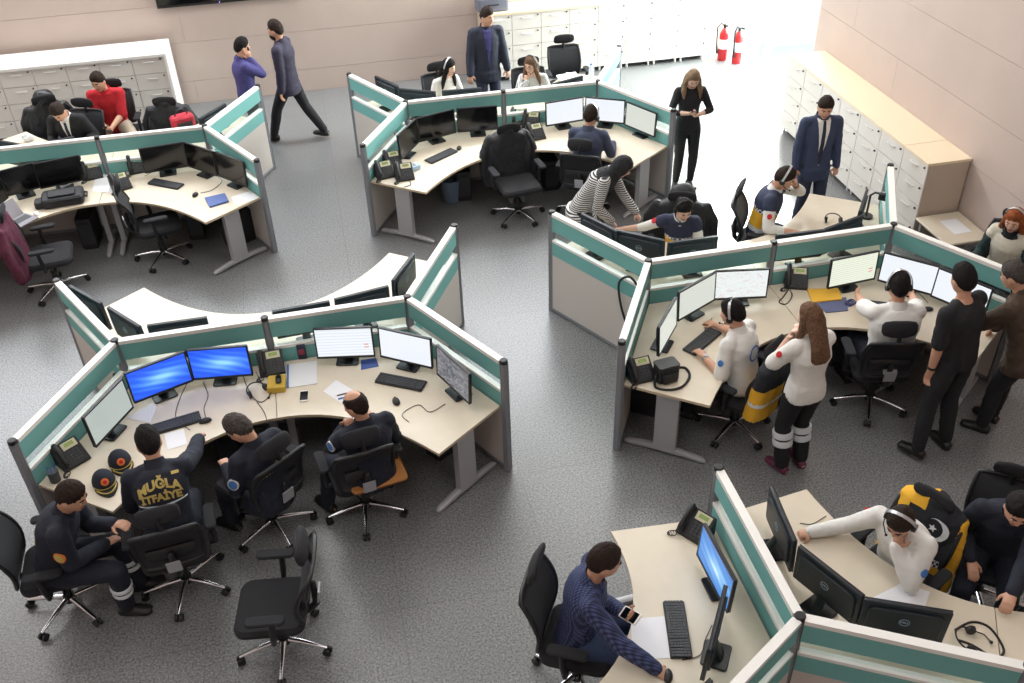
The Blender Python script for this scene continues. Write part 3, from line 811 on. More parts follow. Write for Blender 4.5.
LTIE = M_('tie_dark', (44, 46, 66)); ORANGE = M_('badge_orange', (222, 120, 50)); PURSHOE = M_('shoe_plum', (96, 40, 66), .5); SOLE = M_('shoe_sole', (214, 206, 206), .6)
STRIPE = stripes_mat('knit_striped', (44, 44, 48), (214, 212, 210), 14, axis='Z'); PLAID = stripes_mat('plaid_blue', (46, 54, 92), (78, 88, 130), 20, plaid=True, axis='X')
CHECK = mat('vest_checker', (230, 230, 234), .7)
_nt, _b, _tc = nodes_of(CHECK); _ck = _nt.nodes.new('ShaderNodeTexChecker'); _ck.inputs['Scale'].default_value = 36
_ck.inputs[1].default_value = (*lin((232, 232, 236)), 1); _ck.inputs[2].default_value = (*lin((40, 50, 90)), 1)
_nt.links.new(_tc.outputs['Object'], _ck.inputs['Vector']); _nt.links.new(_ck.outputs[0], _b.inputs['Base Color'])
METAL = mat('watch_steel', (170, 170, 175), .3, .9)

def wxy(u, v, z): p = at(u, v, z); return (p.x, p.y)
def suit_front(p, shirt, tie=None, deep=.12, w=.06):
    p.patch('shirt_front', [(-w, .545), (0, deep), (w, .545)], shirt, p.topo, True, .003)
    if tie: p.patch('tie', [(-.014, .545), (.014, .545), (.02, .40), (.024, deep+.06), (0, deep+.02), (-.024, deep+.06), (-.02, .40)], tie, p.topo, True, .009)
def ambulance_vest(p):
    def z(t, x, y): return 0 if t > .345 else (2 if t > .305 else (1 if t > .12 else (3 if t > .07 else 0)))
    p.top([VNAVY, YEL, CHECK, REFL], .1, .03, -.04, 'vest', zone=z, fold=.003, neck=.53, sadd=.024)
def firefighter(p, shoes=True):
    p.top(NAVYU, 1.0, .022, -.07, 'jacket', fold=.006, collar=NAVYU); p.trousers(NAVYU, .018); p.shoes(SHOEB)

# --- firefighters' island, seated officers
F1 = Person('dark-haired firefighter twisting round in the chair nearest the two caps, white leg stripes', (-2.37, 5.36), R(2), 1.02, lean=27, head=(-20, 22, 0), twist=-5,
            lh=('w', 113, 524, .80), rh=(.03, .32, .66), lf=(-.10, .42, .085), rf=(.12, .34, .085), lpalm=(.1, .2, -1), hip=(0, -.05, .53))
firefighter(F1); F1.hair('dark', seed=1); F1.brows('dark');
F1.bands(REFL, (.42, .56), (0, 1), .018, .026); F1.sleeve_badge(1, .55, GOLD, .034, outward=(.6, -.3, .5), rim=ORANGE); F1.back_text('İTFAİYE', .06, .30, GOLD, F1.topo, 0)
F2 = Person('crop-haired firefighter with gold lettering across the back, reaching for the mouse', (-1.58, 5.47), R(97), 1.03, lean=27, head=(8, 18, 0),
            rh=('w', 203, 431, .775), lh=(-.16, .40, .78), hip=(0, -.04, .57))
firefighter(F2); F2.hair('black', 'short', 2)
F2.back_text('MUĞLA', .088, .43, GOLD, F2.topo, 2.6); F2.back_text('İTFAİYE', .075, .335, GOLD, F2.topo, .6)
F2.patch('back_piping', [(-.18, .285), (-.08, .272), (0, .268), (.08, .272), (.18, .285), (.18, .294), (.08, .281), (0, .277), (-.08, .281), (-.18, .294)], REFL, F2.topo, False, .005)
F2.patch('shoulder_mark', [(.10, .47), (.15, .465), (.15, .485), (.10, .49)], GOLD, F2.topo, False, .006)
F3 = Person('grey-haired firefighter looking down beside the reaching colleague, chair angled to the desk', (-.88, 5.75), R(132), 1.0, lean=12, head=(25, 32, 0),
            lh=(-.12, .30, .72), rh=(.08, .30, .66), hip=(0, -.05, .50))
firefighter(F3); F3.hair('grey', 'short', 3); F3.brows('grey')
F3.back_text('İTFAİYE', .07, .34, GOLD, F3.topo, 1); F3.sleeve_badge(0, .6, BLUEB, .036, outward=(-.7, -.4, .5), rim=WHITEC)
F4 = Person('balding firefighter resting his chin on his hand below the white papers', (-.05, 5.76), R(112), 1.0, lean=8, head=(28, 10, 0),
            lh=('h', -.06, .12, -.19), ldir=(.3, -.3, 1), rh=(.2, .34, .77), lf=(-.3, .36, .085), hip=(0, -.02, .51), curl=(70, 25), lpalm=(0, -1, .6), lpole=(-.6, .2, -1))
firefighter(F4); F4.hair('dark', 'bald', 4); F4.brows('dark'); F4.sleeve_badge(0, .55, BLUEB, .036, outward=(-.8, -.4, .3), rim=WHITEC)

# --- desk at the bottom
P22 = Person('man in a plaid blue shirt holding a phone, other hand on the mouse', (1.17, 3.87), R(-18), 1.02, lean=13, head=(14, 14, 0),
             rh=('w', 655, 668, .77), lh=('w', 622, 612, .86), hip=(0, -.05, .57), curl=(45, 25), lpalm=(.5, .0, .9), lf=(-.15, .42, .085))
P22.top(PLAID, 1.0, .018, -.12, 'shirt', fold=.005, collar=PLAID); P22.trousers(JEANS, .016); P22.shoes(SHOEB); P22.hair('dark', 'short', 5); P22.brows('dark');
P20 = Person('paramedic in a white shirt with a thinking pose, headset and elbow on the desk', (3.44, 3.87), R(207), 1.0, lean=20, head=(10, 34, 0),
             rh=('w', 812, 532, .77), lh=('h', -.02, .13, -.2), ldir=(.1, -.3, 1), hip=(0, -.05, .57), curl=(20, 75), lpalm=(0, -1, .4), lpole=(-.5, .6, -1))
P20.curl = (75, 20)
P20.top(WHITEC, 1.0, .018, -.06, 'shirt', fold=.005, collar=WHITEC); P20.trousers(NAVYU, .016); P20.shoes(SHOEB); P20.hair('dark', 'short', 6); P20.brows('dark'); P20.headset(HSILV, 1); P20.watch(0, METAL); P20.sleeve_badge(1, .3, REDB, .022, outward=(.2, -.5, 1)); P20.sleeve_badge(0, .6, BLUEB, .026, outward=(-1, .3, .3))
P21 = Person('dark-jacketed person bending over the desk beside the black and yellow coat', (4.20, 3.86), R(230), 1.0, lean=24, head=(10, 25, 0),
             lh=('w', 1003, 618, .78), rh=(.15, .25, .66), hip=(0, -.05, .57))
P21.top(NAVYU, .97, .022, -.07, 'jacket', fold=.006, collar=NAVYU); P21.trousers(NAVYU); P21.shoes(SHOEB); P21.hair('black', 'thick', 7); P21.brows('black')
_m = MB(); _m.tube([P21.wr[0].lerp(P21.el[0], .02), P21.wr[0].lerp(P21.el[0], .2)], [.036, .046], 14); _m.obj('cuff', WHITEC, P21.root, 50)

# --- paramedics' island, near side
P15 = Person('dark-haired operator in a white polo, headset on, typing at the corner with the camera bag', (3.22, 6.13), R(127), .98, lean=14, head=(12, 14, 0),
             lh=('w', 704, 357, .775), rh=('w', 716, 325, .775), hip=(0, -.03, .56))
P15.top(WHITEC, .5, .018, -.10, 'polo_shirt', fold=.005, collar=WHITEC); P15.trousers(NAVYU); P15.shoes(SHOEB); P15.hair('black', 'thick', 8); P15.headset(HSILV, -1); P15.sleeve_badge(0, .55, BLUEB, .026, outward=(-1, 0, .2)); P15.watch(0, METAL)
P15.disc('back_emblem', 0, .33, .075, BLUEB, P15.topo, False, inner=.062)
P16 = Person('long-haired woman standing in a white T-shirt, silver bands on dark trousers', (3.50, 5.52), R(100), .97, False, lean=4, head=(22, 10, 0), fem=True, skin=SKINP,
             lh=('h', -.06, .16, -.2), rh=('h', .06, .16, -.2), ldir=(.2, -.2, 1), rdir=(-.2, -.2, 1), curl=40, lpole=(-.7, .2, -1.3), rpole=(1, .2, -1), lpalm=(.6, -1, 0), rpalm=(-.6, -1, 0))
P16.top(WHITEC, .48, .026, -.06, 't_shirt', fold=.006); P16.trousers(BLACKT, .016, .97, loose=.014); P16.shoes(PURSHOE, SOLE); P16.hair('brown', 'long', 9); P16.bands(REFL, (.22, .42), (0, 1), .028, .034); P16.sleeve_badge(0, .45, REDB, .026)
P17 = Person('broad operator in a white polo, headset band across cropped hair, both hands raised', (4.60, 6.08), R(78), 1.05, lean=10, head=(-5, 12, 0),
             lh=('w', 853, 291, .80), rh=('w', 912, 294, .84), hip=(0, -.04, .53), lpalm=(.4, .9, -.2), rpalm=(-.4, .9, -.2), curl=20, girth=1.1)
P17.top(WHITEC, .5, .02, -.08, 'polo_shirt', fold=.005, collar=WHITEC); P17.trousers(NAVYU); P17.shoes(SHOEB); P17.hair('black', 'short', 10); P17.headset(HSILV, 1)
P18 = Person('standing man in a black T-shirt, wristwatch on the hanging arm, watching the screens', (4.88, 5.63), R(106), 1.02, False, lean=9, side=-5, head=(-14, 12, 0), lf=('w', 917, 451, .085), rf=('w', 945, 440, .085), hip=(0, -.06, .9),
             lh=(-.23, -.02, .79), rh=(.20, .26, .85))
P18.top(BLACKT, .46, .016, -.08, 't_shirt', fold=.005); P18.trousers(BLACKT); P18.shoes(SHOEB, SOLE); P18.hair('black', 'thick', 11); P18.watch(0, BLK)
P19 = Person('grey-brown haired man in a brown jacket leaning towards the screens', (5.44, 5.60), R(122), 1.0, False, lean=26, head=(0, 22, 0), hip=(0, -.12, .9),
             lh=(-.16, .42, .95), rh=(.26, .25, .85), girth=1.08)
P19.top(BROWNJ, 1.0, .03, -.16, 'jacket', fold=.009, collar=BROWNJ); P19.trousers(BLACKT); P19.shoes(SHOEB); P19.hair('grey', 'short', 12); P19.brows('grey')
# --- paramedics' island, far side
P11 = Person('ponytailed paramedic in a yellow-banded vest leaning on the desk before the black coat', (3.43, 8.27), R(247), .96, lean=15, head=(20, 26, 0), fem=True, skin=SKINP,
             rh=('w', 622, 229, .78), lh=(-.18, .36, .78), hip=(0, -.04, .56))
P11.top(WHITEC, .62, .014, -.06, 'shirt', collar=WHITEC); ambulance_vest(P11); P11.trousers(NAVYU); P11.shoes(SHOEB); P11.hair('black', 'tied', 13); P11.brows('black'); P11.headset(HBLACK, 1); P11.sleeve_badge(1, .4, REDB, .03, outward=(.8, .4, .6))
P12 = Person('paramedic in a navy and yellow vest shading his brow with one hand', (4.47, 8.45), R(-32), 1.0, lean=14, head=(-4, 22, 0),
             lh=('h', -.10, .13, -.06), ldir=(.5, -.1, .8), rh=('w', 792, 232, .78), hip=(0, -.04, .57), lpalm=(.8, -.6, 0), lpole=(-.8, .5, -.7), curl=(35, 25))
P12.top(WHITEC, .8, .016, -.06, 'shirt', collar=WHITEC); ambulance_vest(P12); P12.trousers(NAVYU); P12.shoes(SHOEB); P12.hair('dark', 'short', 14); P12.brows('dark'); P12.headset(HSILV, 1); P12.sleeve_badge(1, .55, REDB, .026, outward=(1, .2, .4)); P12.watch(0, BLK)
P13 = Person('man in a blue suit, white shirt and dark tie standing by the drawer cabinets', (5.42, 9.26), R(262), 1.01, False, lean=2, head=(-12, 22, 0), girth=.95,
             lh=(-.25, .05, .79), rh=(.245, .06, .79))
P13.top(BLUES, 1.0, .022, -.2, 'suit_jacket', fold=.005, collar=BLUES, sadd=.012); P13.trousers(NAVYS); P13.shoes(SHOEB); suit_front(P13, WHITEC, LTIE, .0, .075); P13.hair('dark', 'short', 15); P13.brows('dark')
P14 = Person('red-haired operator in a cream waistcoat with dark sleeves and headset', (6.45, 7.10), R(212), .98, lean=12, head=(4, 18, 0), fem=True, skin=SKINP, girth=1.1,
             lh=(-.2, .32, .74), rh=(.2, .34, .76), hip=(0, -.04, .56))
P14.top(GREEND, 1.0, .016, -.06, 'jumper', collar=BLACKT); P14.top(CREAMV, .08, .032, -.05, 'vest', neck=.5, sadd=.024); P14.trousers(NAVYU); P14.shoes(SHOEB); P14.hair('red', 'bob', 16); P14.brows('red'); P14.headset(HSILV, 1)
# --- back island
P8 = Person('man in a slate suit with a headset at the far island, seen from behind', (3.03, 10.38), R(62), .99, lean=10, head=(-22, 12, 0), lh=(-.15, .42, .78), rh=(.24, .36, .78), hip=(0, -.03, .56))
P8.top(SUITS, 1.0, .022, -.12, 'suit_jacket', collar=SUITS); P8.trousers(SUITS); P8.shoes(SHOEB); P8.hair('dark', 'short', 17); P8.headset(HSILV, 1); P8.brows('dark')
P9 = Person('woman in a black headscarf and striped cardigan leaning over a desk end', (2.66, 8.98), R(-30), .98, False, lean=43, head=(-8, 34, 0), fem=True, skin=SKINP, hip=(0, -.08, .87),
            rh=('w', 611, 221, .78), lh=(-.1, .52, .78))
P9.top(STRIPE, 1.0, .022, -.32, 'cardigan', fold=.006, loose=.03); P9.trousers(BLACKT); P9.shoes(SHOEB); P9.hair('scarf', 'hijab'); P9.brows('dark')
P10 = Person('slim woman with long hair dressed in black, standing with a phone', (4.42, 10.70), R(262), .95, False, lean=3, head=(-2, 30, 0), fem=True, skin=SKINP,
             lh=(-.08, .24, 1.14), rh=(.07, .26, 1.17), curl=50, lpalm=(.3, -.2, 1), rpalm=(-.3, -.2, 1), lpole=(-1, -.4, -.8), rpole=(1, -.4, -.8))
P10.top(BLACKT, .78, .012, -.04, 'top'); P10.trousers(BLACKT, .008, loose=0); P10.shoes(SHOEB); P10.hair('fair', 'long', 18); P10.brows('fair')
P5 = Person('man standing behind the far island in an open charcoal suit', (2.35, 13.24), R(275), 1.02, False, lean=2, head=(28, 8, 0), lh=(-.28, .08, .80), rh=(.28, .12, .82))
P5.top(DARKS, 1.0, .024, -.2, 'suit_jacket', collar=DARKS); P5.trousers(NAVYS); P5.shoes(SHOEB); suit_front(P5, PURP, None, .02, .06); P5.hair('dark', 'short', 19); P5.brows('dark')
P6 = Person('black-haired woman in a white blouse and headset behind the far island', (1.66, 12.72), R(290), .95, lean=10, head=(28, 14, 0), fem=True, skin=SKINP, hip=(0, -.03, .56))
P6.top(WHITEC, 1.0, .014, -.05, 'blouse'); P6.trousers(BLACKT); P6.shoes(SHOEB); P6.hair('black', 'long', 20); P6.brows('black'); P6.headset(HSILV, -1)
P7 = Person('bespectacled woman with a headset holding her chin behind the far island', (2.86, 12.55), R(258), .95, lean=16, head=(-32, 10, 0), fem=True, skin=SKINP, hip=(0, -.03, .56),
            rh=('h', .02, .13, -.2), rdir=(0, -.3, 1), rpalm=(0, -1, .4), rpole=(.4, .7, -1), curl=(25, 70))
P7.top(stripes_mat('blouse_dotted', (150, 150, 156), (236, 234, 232), 40, coord='Object', axis='DIAGONAL'), 1.0, .014, -.05, 'blouse'); P7.trousers(BLACKT); P7.shoes(SHOEB); P7.hair('brown', 'long', 21); P7.brows('dark'); P7.headset(HBLACK, -1); P7.glasses(mat('spectacle_red', (110, 36, 44), .4))
# --- island under the wall television
P1 = Person('man in a dark suit bowing his head behind the desk screens', (-3.24, 12.78), R(262), 1.0, lean=22, head=(-10, 42, 0), hip=(0, -.03, .56))
P1.top(BLACKT, 1.0, .022, -.1, 'suit_jacket', collar=WHITEC); P1.trousers(BLACKT); P1.shoes(SHOEB); suit_front(P1, WHITEC, NAVYS, .15, .06); P1.hair('dark', 'short', 22); P1.brows('dark')
P2 = Person('bearded man in a red polo shirt and beige trousers holding a black phone', (-2.84, 13.38), R(268), 1.02, lean=14, head=(-22, 18, 0), lh=(-.04, .38, .70), rh=(.05, .36, .70),
            lknee=(-.6, 1, .5), rknee=(.5, 1, .5), lf=(-.24, .32, .085), rf=(.22, .34, .085), lpalm=(.4, -.2, -.8), rpalm=(-.4, -.2, .8), curl=50, hip=(0, -.03, .57))
P2.top(REDC, .5, .018, -.08, 'polo_shirt', collar=REDC); P2.trousers(BEIGE); P2.shoes(SHOEB); P2.hair('dark', 'short', 23); P2.brows('dark'); 
P3 = Person('man in a violet shirt standing with a phone at his ear', (-1.0, 13.12), R(14), .98, False, lean=2, head=(4, 6, 0), rh=('h', .10, .06, -.15), rdir=(-.05, -.1, 1), lh=(-.2, .12, .85), rpole=(.2, .3, -1), curl=(25, 45), rpalm=(-1, .1, .2))
P3.top(PURP, 1.0, .02, -.1, 'shirt', collar=PURP); P3.trousers(BLACKT); P3.shoes(SHOEB); P3.hair('black', 'short', 24); P3.brows('dark')
P4 = Person('bearded man in a dark shirt striding past the wall towards the caller', (-.46, 13.53), R(160), 1.03, False, lean=3, head=(-5, 4, 0), hip=(0, -.02, .87), lf=(-.08, .30, .085), rf=(.09, -.40, .10), lh=(-.22, .02, .80), rh=(.24, .1, .8), girth=.98)
P4.top(DSHIRT, 1.0, .022, -.16, 'shirt', collar=DSHIRT); P4.trousers(BLACKT); P4.shoes(SHOEB); P4.hair('dark', 'short', 25); P4.brows('dark'); P4.beard('dark')
# phones in hands
def hand_phone(p, k, label, size=(.07, .14, .009), m=None, scr=None, off=(0, 0, 0)):
    c, d, n, med = p.grip[k]; Mw = p.M; C = Mw @ (c+Vector(off)); D = (Mw.to_3x3() @ d).normalized(); N = (Mw.to_3x3() @ n).normalized(); X = D.cross(N)
    T = Matrix((X, D, N)).transposed()
    b = MB(); b.rprism((0, 0, 0), size, .012, None, 3); o = b.obj('smartphone', m or BLK, None, 40)
    o.matrix_world = T.to_4x4(); o.location = C
    s = MB(); s.box((0, 0, size[2]/2+.0006), (size[0]*.86, size[1]*.78, .001)); s.obj('display', scr or SCREENS['off'], o)
    return tag(o, label, 'phone')
hand_phone(P22, 0, 'white smartphone with a dark display held by the plaid-shirted man', (.085, .16, .01), WHITE, off=(0, 0, .0))
hand_phone(P2, 1, 'black phone in the hands of the red-shirted man')
hand_phone(P3, 1, 'black phone pressed to the ear of the violet-shirted man')
hand_phone(P10, 1, 'phone held by the long-haired woman in black')
# ================================================================= the room
FLOORM = mat('floor_terrazzo', (118, 119, 121), .31, spec=.75)
nt, b, tc = nodes_of(FLOORM)
n1 = nt.nodes.new('ShaderNodeTexNoise'); n1.inputs['Scale'].default_value = 60; n1.inputs['Detail'].default_value = 6; n1.inputs['Roughness'].default_value = .8
nt.links.new(tc.outputs['Object'], n1.inputs['Vector'])
r1 = nt.nodes.new('ShaderNodeValToRGB'); r1.color_ramp.elements[0].position = .36; r1.color_ramp.elements[1].position = .64
r1.color_ramp.elements[0].color = (*lin((40, 41, 44)), 1); r1.color_ramp.elements[1].color = (*lin((160, 161, 162)), 1)
nt.links.new(n1.outputs['Fac'], r1.inputs['Fac'])
bk = nt.nodes.new('ShaderNodeTexBrick'); bk.inputs['Scale'].default_value = 1; bk.offset = 0
bk.inputs['Brick Width'].default_value = 1.2; bk.inputs['Row Height'].default_value = 1.2; bk.inputs['Mortar Size'].default_value = .004
bk.inputs['Color1'].default_value = (1, 1, 1, 1); bk.inputs['Color2'].default_value = (.95, .95, .95, 1); bk.inputs['Mortar'].default_value = (.72, .72, .72, 1)
nt.links.new(tc.outputs['Object'], bk.inputs['Vector'])
mx = nt.nodes.new('ShaderNodeMix'); mx.data_type = 'RGBA'; mx.blend_type = 'MULTIPLY'; mx.inputs[0].default_value = 1
nt.links.new(r1.outputs['Color'], mx.inputs[6]); nt.links.new(bk.outputs['Color'], mx.inputs[7]); nt.links.new(mx.outputs[2], b.inputs['Base Color'])
WALLM = mat('wall_panel_beige', (196, 178, 169), .55, var=.03, vscale=2)
GAPM = mat('panel_joint', (178, 160, 150), .8)
XW, YW, XL, YF, ZC = 6.89, 15.36, -9.0, -1.2, 6.9
YO, ZO = 12.3, 4.6            # the tall opening in the right wall
f = MB(); f.box(((XL+XW)/2, (YF+YW)/2, -.05), (XW-XL+.4, YW-YF+.4, .1)); struct('floor', f, FLOORM)
f = MB(); f.box(((XL+XW)/2, (YF+YW)/2, ZC+.05), (XW-XL+.4, YW-YF+.4, .1)); struct('ceiling', f, mat('ceiling_white', (236, 234, 230), .8))
def panelled(name, org, ux, nrm, spans, seams, stagger, top=ZC):
    """wall of wide boards with shadow joints; ux along the wall, nrm into the room"""
    mb = MB(); ux, nrm = Vector(ux), Vector(nrm); zs = [0]+seams+[top]
    for a, c in spans:
        mb.cur = 1; mb.add([Vector(org)+ux*x+nrm*o+Vector((0, 0, z)) for x, o, z in ((a, -.1, 0), (c, -.1, 0), (c, -.006, 0), (a, -.006, 0), (a, -.1, top), (c, -.1, top), (c, -.006, top), (a, -.006, top))], [(0, 1, 2, 3), (4, 5, 6, 7), (0, 1, 5, 4), (1, 2, 6, 5), (2, 3, 7, 6), (3, 0, 4, 7)])
        mb.cur = 0
        for i in range(len(zs)-1):
            z0, z1 = zs[i]+.003, zs[i+1]-.003; x = a; k = 0
            cuts = [a]+[q for q in [stagger[i % 2]+4.88*j for j in range(-4, 6)] if a+.05 < q < c-.05]+[c]
            for x0, x1 in zip(cuts, cuts[1:]):
                P = [Vector(org)+ux*x+nrm*o+Vector((0, 0, z)) for x, o, z in ((x0+.002, -.02, z0), (x1-.002, -.02, z0), (x1-.002, 0, z0), (x0+.002, 0, z0), (x0+.002, -.02, z1), (x1-.002, -.02, z1), (x1-.002, 0, z1), (x0+.002, 0, z1))]
                mb.add(P, [(0, 1, 2, 3), (4, 5, 6, 7), (0, 1, 5, 4), (1, 2, 6, 5), (2, 3, 7, 6), (3, 0, 4, 7)])
    o = mb.obj(name, [WALLM, GAPM]); o['kind'] = 'structure'; return o
seams = [.36, .97, 1.54, 2.2, 2.8, 3.4, 4.0, 4.6, 5.2, 5.8, 6.4]
panelled('wall_back', (0, YW, 0), (1, 0, 0), (0, -1, 0), [(XL, XW)], seams, (-1.93, -.7))
panelled('wall_right', (XW, 0, 0), (0, 1, 0), (-1, 0, 0), [(YF, YO)], [.4, 1.03, 1.6, 2.25, 2.85, 3.4, 4.0, 4.6, 5.2, 5.8, 6.4], (.5, 1.6))
f = MB(); f.box((XW+.05, (YO+YW)/2, (ZO+ZC)/2), (.1, YW-YO, ZC-ZO)); struct('trim_1', f, WALLM)      # lintel over the opening
f = MB(); f.box((XL-.05, (YF+YW)/2, ZC/2), (.1, YW-YF, ZC)); struct('wall_left', f, WALLM)
f = MB(); f.box(((XL+XW)/2, YF-.05, ZC/2), (XW-XL, .1, ZC)); struct('wall_front', f, WALLM)
w = MB()
for y in (YO+.03, (YO+YW)/2, YW-.03): w.box((XW+.05, y, ZO/2), (.06, .05, ZO))
for z in (ZO-.03,): w.box((XW+.05, (YO+YW)/2, z), (.06, YW-YO, .06))
win = struct('window_1', w, WHITE)
g = MB(); g.box((XW+.05, (YO+YW)/2, ZO/2), (.008, YW-YO-.1, ZO-.12)); g.obj('window_pane', GLASS, win)

# --- drawer cabinets
CABW = mat('cabinet_face', (226, 221, 214), .45); CABB = mat('cabinet_body', (196, 180, 164), .55); TOPW = mat('cabinet_top_maple', (240, 222, 192), .4); HND = mat('pull_white', (236, 234, 230), .35); LOCK = mat('lock_dark', (52, 48, 48), .4)
def make_cabinet(w, d, h, rows):
    def mk():
        root = empty('drawer_cabinet')
        b = MB(); b.box((0, d/2+.01, .07+(h-.07)/2), (w-.004, d-.02, h-.07)); b.obj('cabinet_body', CABB, root)
        p = MB(); p.box((0, d/2+.03, .045), (w-.03, d-.1, .05)); p.obj('plinth', DARKM, root)
        for sx in (-1, 1):
            l = MB(); l.tube([(sx*(w/2-.05), .05, 0), (sx*(w/2-.05), .05, .07)], .018, 8); l.obj('foot', WHITE, root)
        rh = (h-.075)/rows
        for k in range(rows):
            z = .075+rh*(k+.5); m = MB(); m.box((0, .009, z), (w-.008, .018, rh-.008)); dr = m.obj('drawer', CABW, root)
            q = MB(); zz = z+rh*.22
            q.tube([(-.075, -.0, zz), (-.07, -.02, zz), (.07, -.02, zz), (.075, 0, zz)], .008, 6); q.obj('handle', HND, dr, 60)
            lk = MB(); lk.tube([(w/2-.055, .002, zz+.03), (w/2-.055, -.014, zz+.03)], .012, 10); lk.obj('lock', LOCK, dr, 60)
        return root
    return mk
for i in range(8):
    x = -2.14-.04-.4575*(i+.5)
    inst('cabA', make_cabinet(.4575, .58, 1.06, 4), (x, 14.60, 0), 0, ('drawer cabinet at the open end of the row under the television' if i == 0 else 'drawer cabinet %s from the end panel under the television' % ('second third fourth fifth sixth seventh eighth'.split()[i-1])), 'cabinet', 'drawer cabinets under the television')
f = MB(); f.box((-2.14-.04-.4575*4, 14.89, 1.08), (.4575*8+.08, .66, .04)); f.box((-2.16, 14.89, .53), (.04, .66, 1.06)); tag(f.obj('cabinet_surround', WHITE), 'white cover board and end panel framing the drawer cabinets under the television', 'cover board')
for i in range(8):
    x = 6.36-.47*(i+.5)
    inst('cabB', make_cabinet(.47, .46, 1.07, 4), (x, 14.87, 0), 0, 'sunlit drawer cabinet %s along the back wall, counted from the fire extinguishers' % 'first second third fourth fifth sixth seventh eighth'.split()[i], 'cabinet', 'drawer cabinets along the back wall')
f = MB(); f.box((6.36-.47*4, 15.10, 1.09), (.47*8+.02, .50, .035)); tag(f.obj('cabinet_cover_board', TOPW), 'long top board over the sunlit cabinets of the back wall', 'cover board')
for i in range(7):
    y = 8.5+.496*(i+.5)
    inst('cabC', make_cabinet(.494, .51, 1.07, 4), (6.36, y, 0), -PI/2, ('drawer cabinet at the near end of the row, beside the low table' if i == 0 else 'drawer cabinet %s from the low table, behind the blue-suited man' % 'second third fourth fifth sixth seventh'.split()[i-1]), 'cabinet', 'drawer cabinets along the side wall')
for y0, y1, lb in ((8.5, 8.996, 'short maple top board over the near-end drawer cabinet'), (9.0, 11.975, 'long maple top board over the side wall drawer cabinets')):
    f = MB(); f.box((6.62, (y0+y1)/2, 1.085), (.53, y1-y0-.004, .03)); tag(f.obj('cabinet_cover_board', TOPW), lb, 'cover board')
# low table
t = empty('side_table', (0, 0, 0), 0, 'small maple side table with a paper sheet, by the end cabinet', 'table')
q = [at(918, 221, .70), at(957, 212, .70), at(980, 241, .70), at(948, 246, .70)]
x0, x1, y0, y1 = 6.33, 6.87, 7.84, 8.47
f = MB(); f.rprism(((x0+x1)/2, (y0+y1)/2, .45), (x1-x0, y1-y0, .03), .02); f.obj('table_top', WOOD, t, 30)
for x in (x0+.06, x1-.06):
    for y in (y0+.06, y1-.06): f = MB(); f.tube([(x, y, 0), (x, y, .436)], .02, 8); f.obj('leg', GREYM, t, 50)
tag(MB().box((6.64, 8.17, .0), (.21, .3, .0016)).obj('paper_sheet', PAPER, None, None, (0, 0, .4662)), 'white paper on the small side table by the cabinets', 'paper')
# television
t = empty('television', (-1.15, YW-.002, 1.53), 0, 'large dark wall television above the drawer cabinets', 'television')
f = MB(); f.box((0, -.05, .56), (2.1, .05, 1.12)); f.obj('housing', BLK, t); f = MB(); f.box((0, -.0765, .565), (2.05, .003, 1.06)); f.obj('screen', SCREENS['off'], t)
f = MB(); f.box((0, -.012, .56), (.6, .024, .4)); f.obj('wall_bracket', DARKM, t); f = MB(); f.ball((-.15, -.078, .016), .008, None, 8, 6); f.obj('power_light', emit_mat('power_violet', (170, 140, 255), 3), t)
# extinguishers
def make_ext():
    root = empty('fire_extinguisher'); RED = mat('extinguisher_red', (196, 40, 44), .35)
    f = MB(); f.tube([(0, 0, 0), (0, 0, .03), (0, 0, .44), (0, 0, .50), (0, 0, .53)], [.075, .08, .08, .05, .025], 18); f.obj('cylinder', RED, root, 50)
    f = MB(); f.tube([(0, 0, .52), (0, 0, .57)], .022, 10); f.box((0, -.03, .585), (.025, .12, .015)); f.box((0, -.03, .61), (.025, .11, .012), Matrix.Rotation(R(12), 3, 'X')); f.obj('valve', BLK, root, 40)
    f = MB(); f.tube([(0, 0, .56), (-.07, 0, .62), (-.13, 0, .55), (-.12, 0, .3), (-.10, 0, .12)], [.012, .012, .012, .012, .02], 8); f.obj('hose', BLK, root, 60)
    f = MB(); f.tube([(0, 0, .2), (0, 0, .36)], .0812, 18); f.obj('paper_label', PAPER, root, 60)
    return root
inst('ext', make_ext, (6.62, 14.78, 0), 0, 'red fire extinguisher with its black hose, by the cabinet end', 'fire extinguisher', 'fire extinguishers')
inst('ext', make_ext, (6.79, 14.58, 0), .6, 'red fire extinguisher nearer the bright glazed opening', 'fire extinguisher', 'fire extinguishers')
t = empty('storage_case', (2.80, 15.1, 1.1075), 0, 'grey case lying on the back wall cabinets behind the charcoal suit', 'case')
f = MB(); f.rprism((0, 0, .11), (.5, .34, .22), .05); f.obj('case_shell', mat('case_grey', (112, 114, 128), .5), t, 40); f = MB(); f.tube([(-.08, -.17, .12), (-.07, -.2, .12), (.07, -.2, .12), (.08, -.17, .12)], .01, 6); f.obj('handle', BLK, t, 60)

